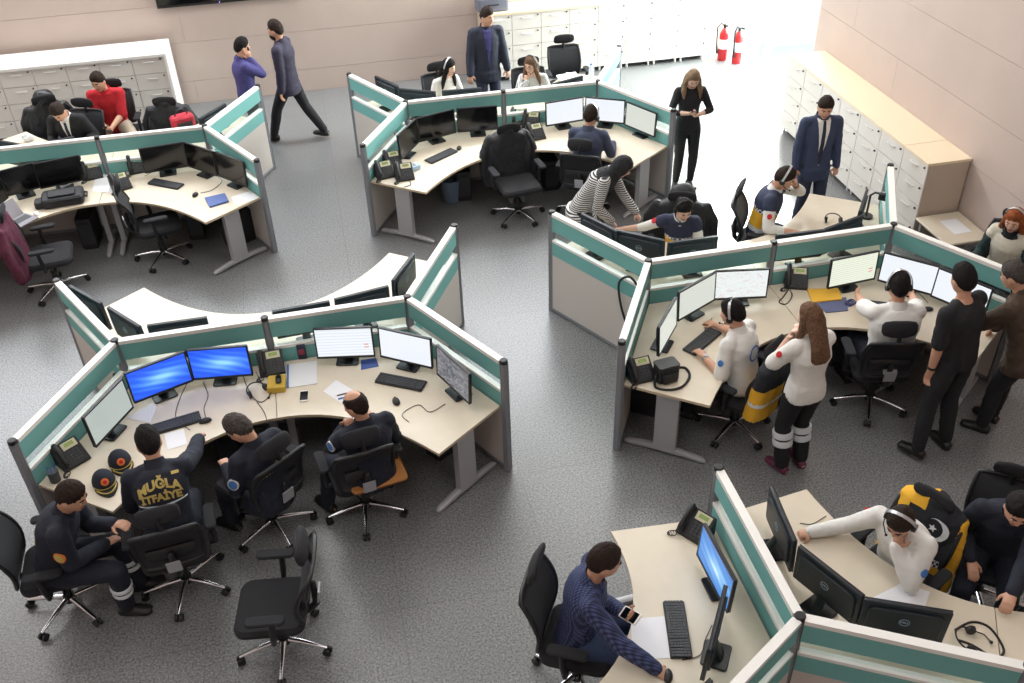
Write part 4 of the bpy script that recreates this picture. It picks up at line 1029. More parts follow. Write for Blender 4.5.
# ================================================================= desk islands
SA, SB, AL = 1.249, 1.296, 1.0668          # half spine, wing, wing angle
ISL = {'A': (-2.70, 11.55, -.53, 'island under the TV'), 'B': (2.25, 11.58, -.55, 'far island'), 'C': (-.78, 7.20, .74, "firefighters' island"),
       'D': (3.97, 7.26, .65, "paramedics' island"), 'E': (3.40, 2.62, -29.27, "plaid-shirted man's island")}
def L2W(n, x, y):
    cx, cy, t, _ = ISL[n]; t = R(t); return Vector((cx+math.cos(t)*x-math.sin(t)*y, cy+math.sin(t)*x+math.cos(t)*y, 0))
NODE = {'M': (0, 0), 'J1': (-SA, 0), 'J2': (SA, 0)}
for k, sx, sy in (('BL', -1, 1), ('FL', -1, -1), ('BR', 1, 1), ('FR', 1, -1)): NODE[k] = (sx*(SA+SB*math.cos(AL)), sy*SB*math.sin(AL))
HS = 1.2
def screen_panel(n, a, b, label):
    A, B = L2W(n, *NODE[a]), L2W(n, *NODE[b]); L = (B-A).length-.06; mid = (A+B)/2; ang = math.atan2(B.y-A.y, B.x-A.x)
    o = empty('desk_screen', mid, ang, label, 'desk screen', 'teal desk screens')
    def part(nm, z0, z1, th, m, ch=0, p=None):
        mb = MB()
        if ch: mb.rprism((0, 0, 0), (L, z1-z0, th), .006, Matrix.Rotation(PI/2, 3, 'X'), 2); mb.v = [v+Vector((0, 0, (z0+z1)/2)) for v in mb.v]
        else: mb.box((0, 0, (z0+z1)/2), (L, th, z1-z0))
        return mb.obj(nm, m, o)
    part('top_rail', 1.165, HS, .06, WHITE); part('fabric_band', 1.0, 1.163, .046, TEAL); part('glass_strip', .895, .999, .008, GLASS)
    part('middle_rail', .868, .895, .05, WHITE); part('fabric_band', .715, .867, .046, TEAL); part('lower_board', .05, .714, .044, BOARD); part('bottom_rail', .012, .05, .046, ALU)
    return o
def make_post():
    o = empty('screen_post')
    p = MB(); p.tube([(0, 0, 0), (0, 0, HS-.015)], .030, 12)
    for k in range(4): a = k*PI/2; p.box((.027*math.cos(a), .027*math.sin(a), (HS-.02)/2), (.018, .018, HS-.03))
    p.obj('profile', ALU, o, 30); c = MB(); c.tube([(0, 0, HS-.02), (0, 0, HS+.008), (0, 0, HS+.014)], [.034, .034, .028], 14); c.obj('cap', BLK, o, 40)
    return o
SIDE = {'M-J1': 'middle run, TV side', 'M-J2': 'middle run, window side', 'J1-BL': 'far wing, TV side', 'J1-FL': 'near wing, TV side', 'J2-BR': 'far wing, window side', 'J2-FR': 'near wing, window side'}
PST = {'M': 'centre of the middle run', 'J1': 'fork on the television side', 'J2': 'fork on the window side', 'BL': 'tip of the far TV-side wing', 'FL': 'tip of the near TV-side wing', 'BR': 'tip of the far window-side wing', 'FR': 'tip of the near window-side wing'}
SKIP = {'E': ('J2-BR', 'J2-FR', 'M-J2', 'J2', 'BR', 'FR')}
for n in ISL:
    nm = ISL[n][3]
    for k in SIDE:
        if k in SKIP.get(n, ()): continue
        a, c = k.split('-'); screen_panel(n, a, c, 'teal and white desk screen, %s of the %s' % (SIDE[k], nm))
    for k in PST:
        if k in SKIP.get(n, ()): continue
        inst('post', make_post, L2W(n, *NODE[k]), R(ISL[n][2]), 'grey post at the %s, %s' % (PST[k], nm), 'screen post', 'desk screen posts')
def make_desk(mir):
    def mk():
        root = empty('desk'); s = mir; d = .036
        w = Vector((math.cos(AL), -math.sin(AL))); nn = Vector((-math.sin(AL), -math.cos(AL)))
        j = Vector((SA, 0))+nn*d; k = (-d-j.y)/w.y; j = j+w*k
        e0 = Vector((SA, 0))+nn*d+w*(SB-.03); e1 = Vector((1.236, -1.575))
        poly = [Vector((.003, -d)), j, e0, e1]
        for i in range(1, 15):
            x = 1.236*(1-i/14)+.003*(i/14); poly.append(Vector((x, -(.80+.775*(x/1.236)**2.15))))
        poly = [Vector((s*p.x, p.y)) for p in poly]
        t = MB(); t.cur = 0; t.prism(poly, .704, .73)
        for i, f in enumerate(t.f): t.mi[i] = 0 if i == len(t.f)-1 else 1
        t.obj('worktop', [WOOD, EDGE], root)
        e = (e1-e0); Le = e.length; e = e.normalized(); inn = Vector((e.y, -e.x)); inn = inn if inn.x < 0 else -inn
        def leg(P, e, Lf, wc, wn):
            """broad column on a long arched foot"""
            e = Vector((s*e.x, e.y, 0)); P = Vector((s*P.x, P.y, 0)); n = Vector((-e.y, e.x, 0)); Z = Vector((0, 0, 1))
            c = MB(); q = [[P+e*(x)+n*y+Z*z for x, y in ((-wc/2, -.03), (wc/2, -.03), (wc/2, .03), (-wc/2, .03))] for z in (.05, .70)]; c.skin(q)
            c.skin([[P+e*x+n*y+Z*z for x, y in ((-Lf*.4, -.025), (Lf*.4, -.025), (Lf*.4, .025), (-Lf*.4, .025))] for z in (.675, .703)])
            lo = c.obj('leg', GREYM, root)
            f = MB(); f.loft([(P+e*x+Z*z, n, Z, wd, h) for x, z, wd, h in ((-Lf*.5, .018, .016, .012), (-Lf*.46, .026, .03, .022), (-Lf*.2, .046, .034, .026), (Lf*.2, .046, .034, .026), (Lf*.46, .026, .03, .022), (Lf*.5, .018, .016, .012))], 10, .7); f.obj('foot', GREYM, lo, 40)
        leg(e0+e*Le*.50+inn*.09, e, Le*1.0, .2, 0)
        leg(Vector((.075, -.46)), Vector((0, -1)), .66, .09, 0)
        tr = MB(); a = Vector((s*.15, -.12, .60)); bb = Vector((s*(SA-.1), -.12, .60)); tr.add([a, bb, bb+Vector((0, 0, .1)), a+Vector((0, 0, .1)), a+Vector((0, -.12, 0)), bb+Vector((0, -.12, 0)), bb+Vector((0, -.12, .02)), a+Vector((0, -.12, .02))], [(0, 1, 2, 3), (0, 1, 5, 4), (4, 5, 6, 7)]); tr.obj('cable_tray', DARKM, root)
        return root
    return mk
DN = {('A', 0): ('bag and laptop on it', 'blue notebook on it'), ('B', 0): ('three phones on it', 'slate-suited man at it'), ('C', 0): ('caps on it', 'white papers on it'), ('D', 0): ('camera bag on it', 'raised-hands operator at it'),
      ('A', 1): ('red-shirted man behind it', 'suited man behind it'), ('B', 1): ('bespectacled woman at it', 'white-bloused woman at it'), ('C', 1): ('empty half facing away, window side', 'empty half facing away, television side'), ('D', 1): ('brow-shading paramedic at it', 'ponytailed paramedic at it'), ('E', 1): ('bending person at it', 'thinking paramedic at it')}
for n in ISL:
    cx, cy, t, nm = ISL[n]
    for half in (0, 1):
        if n == 'E' and half == 0: continue
        for mir in (-1, 1):
            lab = DN[(n, half)][0 if mir == -1 else 1]
            inst(('desk', mir), make_desk(mir), (cx, cy, 0), R(t)+PI*half, 'curved maple desk of the %s, %s' % (nm, lab), 'desk', 'curved maple desks')
# corner desk between the two wings of the lower island
root = empty('desk', L2W('E', -SA, 0), R(ISL['E'][2]), 'broad maple corner desk with the keyboard, plaid-shirted man at it', 'desk', 'curved maple desks')
w = Vector((-math.cos(AL), math.sin(AL))); n1 = Vector((-math.sin(AL), -math.cos(AL)))
pj = Vector((-.042, 0)); p1 = w*(SB-.03)+n1*.036; p2 = Vector((-1.30, .775))
poly = [pj, p1, p2]+[Vector((-1.30+.30*(1-(y/.775)**2), y)) for y in [.775*(1-i/8) for i in range(1, 16)]]+[Vector((p2.x, -p2.y)), Vector((p1.x, -p1.y))]
t = MB(); t.prism(poly, .704, .73)
for i in range(len(t.f)): t.mi[i] = 0 if i == len(t.f)-1 else 1
t.obj('worktop', [WOOD, EDGE], root)
for sg in (1, -1):
    a, c = Vector((p1.x, sg*p1.y, 0)), Vector((p2.x, sg*p2.y, 0)); e = (c-a).normalized(); P = (a+c)/2+Vector((.0, -sg*.09, 0)); n = Vector((-e.y, e.x, 0)); Z = Vector((0, 0, 1))
    q = MB(); q.skin([[P+e*x+n*y+Z*z for x, y in ((-.1, -.03), (.1, -.03), (.1, .03), (-.1, .03))] for z in (.05, .703)]); lo = q.obj('leg', GREYM, root)
    f = MB(); f.loft([(P+e*x+Z*z, n, Z, wd, h) for x, z, wd, h in ((-.36, .018, .016, .012), (-.33, .026, .03, .022), (-.15, .046, .034, .026), (.15, .046, .034, .026), (.33, .026, .03, .022), (.36, .018, .016, .012))], 10, .7); f.obj('foot', GREYM, lo, 40)

# ================================================================= monitors
ZM = .731; ZT = 1.10
def mon(kind, a, b, label, back=False):
    p, q = at(*a, ZT), at(*b, ZT); m = (p+q)/2; h = math.atan2(q.y-p.y, q.x-p.x); face = h+(PI/2 if back else -PI/2)
    m = m+Vector((math.cos(face), math.sin(face), 0))*(-.02)
    return monitor(kind, (m.x, m.y), face, label, ZM)
mon('grey', (80.6, 420), (122, 378), 'monitor with a pale grey display behind the two caps')
mon('blue', (124, 374), (184, 351.7), 'monitor with a bright blue desktop, set in the corner by the fork post')
mon('blue', (185.8, 350.4), (247.5, 345.7), 'monitor with a bright blue desktop beside the desk phone and headset')
mon('form', (311.7, 329.3), (373, 327), 'monitor with a white page and red marks behind the papers')
mon('white', (376.8, 327), (433.3, 339.6), 'monitor with a blank white page above the keyboard')
mon('photo', (435.5, 343.2), (473, 377), 'monitor with a mottled grey picture at the wing screen')
CB = "monitor back on the empty half of the firefighters' island, "
mon('off', (64.4, 284), (105.4, 306.9), CB+'outer one by the television-side wing', True)
mon('off', (106, 307), (141.3, 328.8), CB+'in the television-side corner', True)
mon('off', (147, 326.8), (207, 318.4), CB+'above the blue desktops', True)
mon('off', (270.6, 313), (331.2, 302), CB+'just past the centre post', True)
mon('off', (333, 301), (390, 286.7), CB+'in the window-side corner', True)
mon('off', (392.4, 282.6), (415, 252.8), CB+'beside the window-side wing', True)
mon('off', (-33, 197), (-1, 173), 'dark monitor at the frame edge beside the laptop')
mon('off', (0, 171.7), (32, 163.4), 'dark monitor behind the laptop')
mon('off', (32, 164.8), (79, 155.6), 'dark monitor behind the black bag')
mon('off', (138, 149.5), (183.5, 142.5), 'dark monitor behind the keyboard near the draped jacket')
mon('off', (184, 142.5), (214, 152.2), 'dark monitor between two others in the blue notebook corner')
mon('off', (215.5, 152), (244, 162.8), 'dark monitor beside the loose paper at the wing end')
mon('off', (0, 141.5), (29, 147), 'monitor back at the frame edge before the bowed suited man', True)
mon('off', (29.5, 146), (74, 137.5), 'monitor back right in front of the bowed suited man', True)
mon('off', (197, 121), (228, 103), 'monitor back leaning by the wing near the violet-shirted man', True)
mon('off', (396.7, 136.4), (415, 119.3), 'dark monitor beside the cluster of three phones')
mon('off', (416, 119), (454, 109.5), 'dark monitor in the corner behind the keyboard of the far island')
mon('off', (454.6, 109.3), (498.6, 106), 'dark monitor behind the empty chair with the jacket')
mon('white', (545, 103.5), (583, 97.4), 'white-lit monitor between phones and the slate-suited man')
mon('white', (585, 97.4), (626.3, 101), 'white-lit monitor facing the slate-suited man')
mon('pale', (627.8, 102.4), (657, 114), 'pale monitor by the window-side wing past the slate-suited man')
mon('off', (375.6, 77), (396.7, 86.4), 'monitor back peeping over the far island wing', True)
mon('off', (395, 89), (439, 93), 'monitor back before the white-bloused woman', True)
mon('off', (441, 92), (482, 88.5), 'monitor back before the charcoal-suited man', True)
mon('off', (548, 86), (586, 75.5), 'monitor back under the leaning paper pad', True)
mon('pale', (656, 331), (677, 295), 'pale monitor seen edge-on above the camera bag')
mon('pale', (677.8, 293), (715, 272.3), 'pale monitor in the corner before the typing operator')
mon('map', (714.5, 271.5), (770, 269), 'monitor showing a pale map with reddish lines')
mon('table', (830.5, 260.7), (879, 251), 'monitor with a pale green list behind the yellow folder')
mon('white', (885, 252.7), (939.8, 267), 'white-lit monitor in front of the raised-hands operator')
mon('white', (940.5, 268.5), (992.6, 289), 'white-lit monitor behind the black T-shirt')
mon('off', (584.7, 216), (613.3, 230.5), 'monitor back beside the striped cardigan', True)
mon('off', (614, 230.5), (666.6, 242), 'monitor back before the outstretched arm of the ponytailed paramedic', True)
mon('off', (667.5, 244), (719, 237), 'monitor back before the ponytailed paramedic vest', True)
mon('off', (778, 236), (824.4, 231), 'monitor back before the brow-shading paramedic', True)
mon('off', (826, 230), (863, 216), 'monitor back in the corner beside the arm stand', True)
mon('off', (860, 213), (868, 189), 'monitor seen edge-on by the upright wing screen', True)
mon('sky', (704, 522), (737.6, 584), 'monitor with a sky blue desktop facing the plaid-shirted man')
_e = at(716, 655, .74); monitor('off', (_e.x, _e.y), math.atan2(-_e.y, -_e.x)-PI/2-R(4), 'monitor seen edge-on beside the sky blue one', ZM)
_e = L2W('E', -1.80, -.74); monitor('off', (_e.x, _e.y), R(ISL['E'][2]+150), 'dark monitor at the bottom frame edge by the near wing', ZM)
mon('off', (769.6, 485), (795.3, 544.4), 'monitor back above the reaching hand of the thinking paramedic', True)
mon('off', (797.5, 546), (864, 598.4), 'monitor back in the corner facing the thinking paramedic', True)
mon('off', (864.6, 600), (953, 614.4), 'monitor back nearest the loose headset and curled cable', True)

# ================================================================= chairs
def ch(u, v, z, face, label): p = at(u, v, z); return chair((p.x, p.y), R(face), label)
def chp(x, y, face, label): return chair((x, y), R(face), label)
chp(-.86, 4.66, 172, 'empty black office chair standing alone in the open floor')
chp(-2.46, 5.43, 4, 'black office chair under the twisting firefighter')
chp(-1.59, 5.41, 97, 'black office chair of the gold-lettered firefighter')
chp(-.92, 5.88, 128, 'black office chair of the grey-haired firefighter')
chp(-.15, 5.88, 100, 'black office chair of the balding firefighter')
chp(-2.12, 10.58, 12, 'empty office chair pushed to the desk with the blue notebook')
chp(-3.26, 10.16, 8, 'office chair beside the laptop with a maroon coat over it')
chp(2.17, 10.46, 277, 'office chair at the far island turned round, dark jacket on its back')
chp(2.98, 10.32, 62, 'office chair of the slate-suited man')
chp(3.22, 6.11, 125, 'office chair of the typing operator, work jacket on it')
chp(4.57, 6.13, 76, 'office chair of the raised-hands operator')
chp(3.44, 8.30, 247, 'office chair of the ponytailed paramedic, black coat on it')
chp(4.46, 8.45, -32, 'office chair of the brow-shading paramedic')
chp(6.38, 7.14, 212, 'office chair of the red-haired operator')
chp(1.13, 3.88, -28, 'office chair of the plaid-shirted man').scale = (1, 1, 1.1)
chp(3.46, 3.90, 207, 'office chair of the thinking paramedic, yellow and black coat on it')
chp(4.22, 3.90, 230, 'office chair of the bending person in the dark jacket')
chp(1.66, 12.75, 280, 'office chair of the white-bloused woman')
chp(2.86, 12.58, 268, 'office chair of the bespectacled woman')
chp(3.56, 13.3, 268, 'empty office chair beyond the bespectacled woman, by the sunlit cabinets')
chp(-3.20, 12.80, 250, 'office chair of the bowed suited man')
chp(-2.83, 13.40, 268, 'office chair of the red-shirted man')
chp(-3.56, 13.05, 285, 'office chair under the hooded leather jacket')
chp(-2.08, 12.52, 262, 'office chair under the zipped black jacket')

t = empty('seat_cushion', (-.10, 5.80, .493), R(100)-PI/2, 'tan cushion sticking out on the balding firefighter chair', 'cushion')
f = MB(); f.rprism((.06, .0, .02), (.46, .42, .04), .05); f.obj('cushion_cover', mat('cushion_tan', (176, 118, 62), .8), t, 40); f = MB(); f.tube([(-.13, -.205, .02), (.25, -.205, .02)], .008, 6, True); f.obj('piping', mat('cushion_brown', (110, 70, 38), .8), t, 60)
# --- garments over chair backs
def garment(name, loc, face, m, label, cat='jacket', hood=False, zone=None, mats=None, arms=True, length=.62, w=.25, seed=1, deco=None):
    o = empty(name, (loc[0], loc[1], 0), face-PI/2, label, cat, 'garments over chair backs')
    mb = MB(); X, Y, Z = Vector((1, 0, 0)), Vector((0, 1, 0)), Vector((0, 0, 1))
    zt = .975; secs = []
    for z, a, bb, yc in ((zt+.05, .07, .06, -.325), (zt+.03, .16, .075, -.325), (zt-.02, w, .085, -.325), (zt-.2, w+.03, .10, -.31), (zt-.42, w+.035, .105, -.285), (max(zt-length, .36), w+.05, .11, -.27)): secs.append((Vector((0, yc, z)), X, Y, a, bb))
    mb.loft(secs, 24, .75)
    mb.tube([(0, -.33, zt+.03), (0, -.34, zt+.07)], .1, 14)
    if hood: mb.ball((0, -.36, zt+.06), (.15, .12, .14), None, 14, 10); 
    if arms:
        for sg in (-1, 1): mb.tube([(sg*(w-.02), -.33, zt-.04), (sg*(w+.06), -.33, zt-.2), (sg*(w+.075), -.30, zt-.42), (sg*(w+.05), -.28, zt-.58)], [.06, .062, .055, .05], 10, True)
    me = remesh(mb, .014, 3)
    for q in (mats or [m]): me.materials.append(q)
    displace(me, lambda p: .012*noise.noise(Vector((p.x*11+seed, p.y*9, p.z*4)))+.006*noise.noise(p*27))
    if zone:
        for f in me.polygons: f.material_index = zone(f.center)
    link('coat_body' if not hood else 'jacket_body', me, o)
    if deco: deco(o, me)
    return o
LEATH = mat('leather_black', (26, 26, 29), .38, bump=.15, bscale=60); NYLON = mat('nylon_black', (30, 31, 36), .6, var=.2, vscale=20)
garment('jacket', (2.17, 10.46), R(277), NYLON, 'black jacket hung over the turned chair at the far island', seed=2)
garment('coat', (-3.26, 10.16), R(8), MAROON, 'maroon coat slung over the chair by the laptop', 'coat', length=.72, w=.27, seed=3)
garment('jacket', (3.44, 8.30), R(247), NYLON, 'bulky black coat on the chair behind the ponytailed paramedic', 'coat', hood=True, seed=4, w=.28)
garment('jacket', (-3.56, 13.05), R(285), LEATH, 'hooded black leather jacket over the chair by the drawer cabinets', hood=True, seed=5)
def zipper(o, me):
    z = MB(); z.tube([(0, -.43, .95), (.01, -.43, .75), (0, -.40, .5)], .006, 6); z.obj('zip', CHROMED, o)
garment('jacket', (-2.08, 12.52), R(262), NYLON, 'black zipped jacket over the chair beside the red-shirted man', seed=6, deco=zipper)
AMB = [VNAVY, YEL, REFL]
def crest(o, me):
    bv = BVHTree.FromPolygons([v.co for v in me.vertices], [p.vertices for p in me.polygons]); bm = bmesh.new()
    def hit(x, z):
        h = bv.ray_cast(Vector((x, .8, z)), Vector((0, -1, 0))); return (h[0] if h[0] else Vector((x, -.2, z)))+Vector((0, .007, 0))
    pts_o, pts_i = [], []
    for i in range(25):
        a = R(40+280*i/24); pts_o.append((-.10+.085*math.cos(a), .86+.085*math.sin(a))); 
        b2 = .016*math.sin(PI*i/24); k = .085-.03*math.sin(PI*i/24); pts_i.append((-.10+.012*math.sin(PI*i/24)+k*math.cos(a), .86+k*math.sin(a)))
    a = [bm.verts.new(hit(*p)) for p in pts_o]; c = [bm.verts.new(hit(*p)) for p in pts_i]
    for i in range(24):
        bm.faces.new((a[i], a[i+1], c[i+1], c[i]))
    st = [bm.verts.new(hit(-.07+(.032 if k % 2 == 0 else .014)*math.cos(PI*k/5+.4), .855+(.032 if k % 2 == 0 else .014)*math.sin(PI*k/5+.4))) for k in range(10)]; bm.faces.new(st)
    m2 = bpy.data.meshes.new('back_crest'); bm.to_mesh(m2); bm.free(); m2.materials.append(REFL); link('back_crest', m2, o)
garment('work_coat', (3.46, 3.90), R(207), VNAVY, 'black and yellow coat with a white crescent on its back, on the chair', 'coat', mats=[mat('coat_black', (28, 30, 38), .8, var=.15), YEL, CHECK], zone=lambda c: 1 if (c.x > .13 or c.x < -.225 or (c.x > .02 and c.z > .95)) else (2 if .56 < c.z < .63 else (1 if c.z < .56 else 0)), seed=7, w=.25, arms=False, deco=crest)
garment('work_coat', (3.22, 6.11), R(125), VNAVY, 'navy and yellow work jacket hung on the typing operator chair', 'coat', mats=[mat('coat_black', (28, 30, 38), .8), YEL, REFL], zone=lambda c: 2 if .60 < c.z < .63 else (1 if c.z < .78 and c.x < .0 else 0), seed=8, length=.55, arms=False)
# maroon coat also trails; red bag behind the island
p = at(183, 123, .86)
t = empty('sports_bag', (p.x, p.y, .73), .4, 'red and black bag on the desk behind the screens, by the zipped jacket', 'bag')
f = MB(); f.rprism((0, 0, .12), (.30, .18, .24), .06); f.obj('bag_body', mat('bag_red', (176, 40, 56), .7, var=.3, vscale=14), t, 40); f = MB(); f.torus((0, 0, .24), .08, .009, Vector((1, 0, 0)), Vector((0, 0, 1)), 14, 6, 0, 180); f.obj('handle', BLK, t, 60); f = MB(); f.rprism((0, -.09, .10), (.2, .03, .14), .012); f.obj('pocket', BLK, t, 40)

# ================================================================= things on the desks
Z = .7312
def kb(u1, v1, u2, v2, label):
    """keyboard between the middles of its two short ends"""
    a, c = at(u1, v1, .74), at(u2, v2, .74); m = (a+c)/2; return inst('kb', make_keyboard, (m.x, m.y, Z), math.atan2(c.y-a.y, c.x-a.x), label, 'keyboard', 'black keyboards')
def mouse(px, ang, label, white=False):
    p = at(*px, .75); return inst(('mouse', white), make_mouse(WHITE if white else None), (p.x, p.y, Z), R(ang), label, 'computer mouse', 'computer mice')
kb(150, 431, 197, 417, "black keyboard in front of the gold-lettered firefighter"); kb(375, 377, 427, 387, 'black keyboard under the white monitor of the balding firefighter')
kb(150, 181, 182, 187, 'black keyboard under the dark monitors by the blue notebook'); kb(428, 162, 454, 150, 'black keyboard on the far island beside a mouse')
kb(687, 354, 717, 329, 'black keyboard under the typing operator hand'); kb(673, 600, 682, 660, 'black keyboard in front of the plaid-shirted man'); kb(863, 304, 905, 309, 'black keyboard between the raised hands')
mouse((396, 400.5), 10, 'black mouse near the balding firefighter'); mouse((205, 420), 100, 'black mouse under the reaching firefighter hand'); mouse((195, 194), 160, 'small black mouse near the blue notebook'); mouse((36, 213), 20, 'white mouse in front of the black bag', True)
mouse((459, 147.5), 160, 'black mouse at the far island keyboard'); mouse((928, 308.5), 80, 'black mouse before the white-lit monitor of the raised-hands operator'); mouse((668, 675), -20, 'black mouse under the plaid-shirted man hand'); mouse((276+336, 142.5), 60, 'black mouse before the slate-suited man')
phone((70, 455), (58, 445), 'desk phone with a cream plate beside the caps'); phone((271, 364), (269, 352), 'desk phone in the middle behind the yellow box')
phone((120, 183), (112, 172), 'low desk phone beside the spread paper'); phone((137, 166), (135, 158), 'desk phone standing close to the centre post, plate facing out'); phone((92, 172), (90, 164), 'desk phone half hidden by the spread paper')
phone((384, 171), (378, 163), 'desk phone against the wing screen, first of three'); phone((392, 161), (387, 153), 'desk phone nearest the dark monitor, second of three'); phone((404, 173), (400, 163), 'desk phone at the front of the three')
phone((519, 118), (518, 110), 'desk phone close to the far island centre post'); phone((531, 121), (534, 112), 'desk phone with its plate tilted, behind the flat one'); phone((535, 133), (529, 127), 'flat desk phone at the front of the far island pair')
phone((640, 371), (632, 360), 'desk phone between the wing screen and the camera bag'); phone((796, 279), (795, 268), 'desk phone with a stray coiled cord behind the long-haired woman'); phone((697, 526), (706, 517), 'desk phone beside the sky blue monitor')
# caps
def make_cap():
    root = empty('uniform_cap')
    c = MB(); c.ball((0, 0, .02), (.088, .105, .105), None, 22, 12); c.v = [Vector((v.x, v.y, max(v.z, .002))) for v in c.v]; c.obj('crown', NAVYU, root, 60)
    b = MB(); top, bot = [], []
    out = [(.088*math.cos(R(a)), .105*math.sin(R(a))-.0) for a in range(200, 341, 10)]; rim = [(x*1.02, y-.075*math.cos((x/.09)*1.35)) for x, y in out]
    n = len(out); vs = [Vector((x, y, .014)) for x, y in out]+[Vector((x, y, .002)) for x, y in rim]+[Vector((x, y, .022)) for x, y in out]+[Vector((x, y, .010)) for x, y in rim]
    fs = []
    for i in range(n-1): fs += [(i, i+1, n+i+1, n+i), (2*n+i, 2*n+i+1, 3*n+i+1, 3*n+i), (n+i, n+i+1, 3*n+i+1, 3*n+i)]
    b.add(vs, fs); b.obj('peak', BLACKT, root, 60)
    g = MB(); g.tube([Vector((x*.97, y*.97-.048*math.cos((x/.09)*1.35), .020)) for x, y in out[1:-1]], .006, 6); g.tube([Vector((x*1.01, y*1.01, .03)) for x, y in out], .004, 6); g.obj('gold_braid', GOLD, root, 60)
    e = MB(); d = Vector((0, -.80, .6)).normalized(); X = Vector((1, 0, 0)); Yy = d.cross(X); p = Vector((0, -.078, .078)); e.loft([(p, X, Yy, .03, .03), (p+d*.010, X, Yy, .03, .03), (p+d*.013, X, Yy, .018, .018)], 16); eo = e.obj('emblem', ORANGE, root, 40)
    q = MB(); q.loft([(p+d*.010, X, Yy, .016, .016), (p+d*.0165, X, Yy, .014, .014)], 12); q.obj('emblem_centre', REDC, eo, 40)
    return root
for px, lab in (((103, 479), 'navy firefighter cap with gold braid, the one nearer the twisting man'), ((119, 459), 'navy firefighter cap with gold braid, the one by the gold-lettered man')):
    p = at(*px, .78); inst('cap', make_cap, (p.x, p.y, Z), R(22), lab, 'cap', 'firefighter caps')
def make_cup():
    root = empty('pen_holder'); f = MB(); f.tube([(0, 0, 0), (0, 0, .1)], [.04, .042], 16); f.obj('cup', DARKM, root, 40)
    for a, b2, c in ((.01, .012, .16), (-.014, .0, .15), (.004, -.016, .17)): q = MB(); q.tube([(a, b2, .02), (a*2.2, b2*2.2, c)], .004, 6); q.obj('pen', BLUEB, root)
    return root
p = at(54, 476, .78); inst('cup', make_cup, (p.x, p.y, Z), 0, 'black pen holder at the wing end beside the desk phone', 'pen holder')
def make_headset_loose():
    root = empty('headset'); f = MB(); f.torus((0, 0, .03), .085, .006, Vector((1, 0, 0)), Vector((0, .95, .3)), 20, 6, 0, 200); f.obj('headband', BLK, root, 60)
    for sg in (-1, 1): q = MB(); q.tube([(sg*.085, -.015, .03), (sg*.062, -.02, .03)], [.034, .03], 12); q.obj('ear_pad', BLK, root, 40)
    q = MB(); q.tube([(.085, -.03, .02), (.08, -.1, .012), (.03, -.14, .012)], .004, 6); q.ball((.03, -.14, .012), .011, None, 8, 6); q.obj('microphone', BLK, root, 60)
    return root
p = at(257, 391, .75); inst('hs', make_headset_loose, (p.x, p.y, Z), R(30), 'black headset lying between the blue desktop and the yellow box', 'headset', 'loose headsets')
p = at(833, 220, .75); inst('hs', make_headset_loose, (p.x, p.y, Z), R(-20), 'thin black headset on the brow-shading paramedic desk', 'headset', 'loose headsets')
p = at(968, 640, .75); inst('hs', make_headset_loose, (p.x, p.y, Z), R(60), 'headset with curled lead on the bending person desk', 'headset', 'loose headsets')
cable([(246, 365), (243, 375), (252, 396), (262, 402), (270, 393), (262, 384), (256, 372)], 'black coiled lead around the loose headset', r=.004)
cable([(190, 378), (180, 398), (176, 418), (190, 430)], 'thin keyboard lead running from the blue desktop corner'); cable([(203, 382), (208, 395), (204, 408), (206, 418)], 'thin mouse lead by the blue desktops')
cable([(445, 404), (430, 412), (420, 405), (410, 408), (402, 415), (409, 422)], 'thin black lead at the mottled grey monitor'); cable([(257, 402), (264, 412), (268, 424)], 'short headset lead over the desk edge')
cable([(800, 523), (812, 524), (826, 516)], 'grey lead across the thinking paramedic desk'); cable([(955, 630), (972, 622), (990, 628), (1004, 650), (994, 657), (972, 645), (958, 640)], 'thick curled black cable beside the headset', r=.008)
cable([(682, 660), (700, 655), (705, 640), (712, 625)], 'keyboard lead by the edge-on monitor'); cable([(790, 287), (784, 296), (779, 302), (786, 304), (792, 296), (790, 290)], 'coiled phone cord loose on the desk', r=.005); cable([(712, 318), (705, 330), (700, 338)], 'thin lead by the typing operator keyboard')
cable([(160, 168), (152, 172), (145, 176)], 'thin lead beside the dark monitor stand'); cable([(200, 193), (212, 190), (222, 181), (214, 174)], 'mouse lead near the blue notebook'); cable([(405, 176), (411, 184), (404, 187)], 'phone cord at the wing-end phones', r=.005)
cable([(928, 303), (922, 296), (915, 290)], 'mouse lead before the raised-hands operator')
# black hose-like cable looping over two screens
def over_cable(pts, label, r=.012):
    q = []
    for i in range(len(pts)-1):
        p0, p1, p2, p3 = [Vector(pts[j]) for j in (max(0, i-1), i, i+1, min(len(pts)-1, i+2))]
        for k in range(6): t = k/6; q.append(.5*((2*p1)+(p2-p0)*t+(2*p0-5*p1+4*p2-p3)*t*t+(3*p1-p0-3*p2+p3)*t**3))
    q.append(Vector(pts[-1])); o0 = q[0].copy(); mb = MB(); mb.tube([p-o0 for p in q], r, 8); tag(mb.obj('cable', BLK, None, 60, o0), label, 'cable')
def wingpt(n, j, e, f, off, z):
    A, B = L2W(n, *NODE[j]), L2W(n, *NODE[e]); d = (B-A).normalized(); nn = Vector((-d.y, d.x, 0)); return A+(B-A)*f+nn*off+Vector((0, 0, z))
over_cable([wingpt('D', 'J1', 'BL', .12, .05, .35), wingpt('D', 'J1', 'BL', .2, .06, .6), wingpt('D', 'J1', 'BL', .22, .07, .85), wingpt('D', 'J1', 'BL', .12, .07, .98), wingpt('D', 'J1', 'BL', .03, .06, .9)], "black cable looped on the paramedics' island wing outside")
over_cable([wingpt('B', 'J1', 'BL', .1, .05, .55), wingpt('B', 'J1', 'BL', .2, .06, .75), wingpt('B', 'J1', 'BL', .17, .07, .9), wingpt('B', 'J1', 'BL', .06, .06, .93)], 'black cable looped on the far island wing outside', .009)
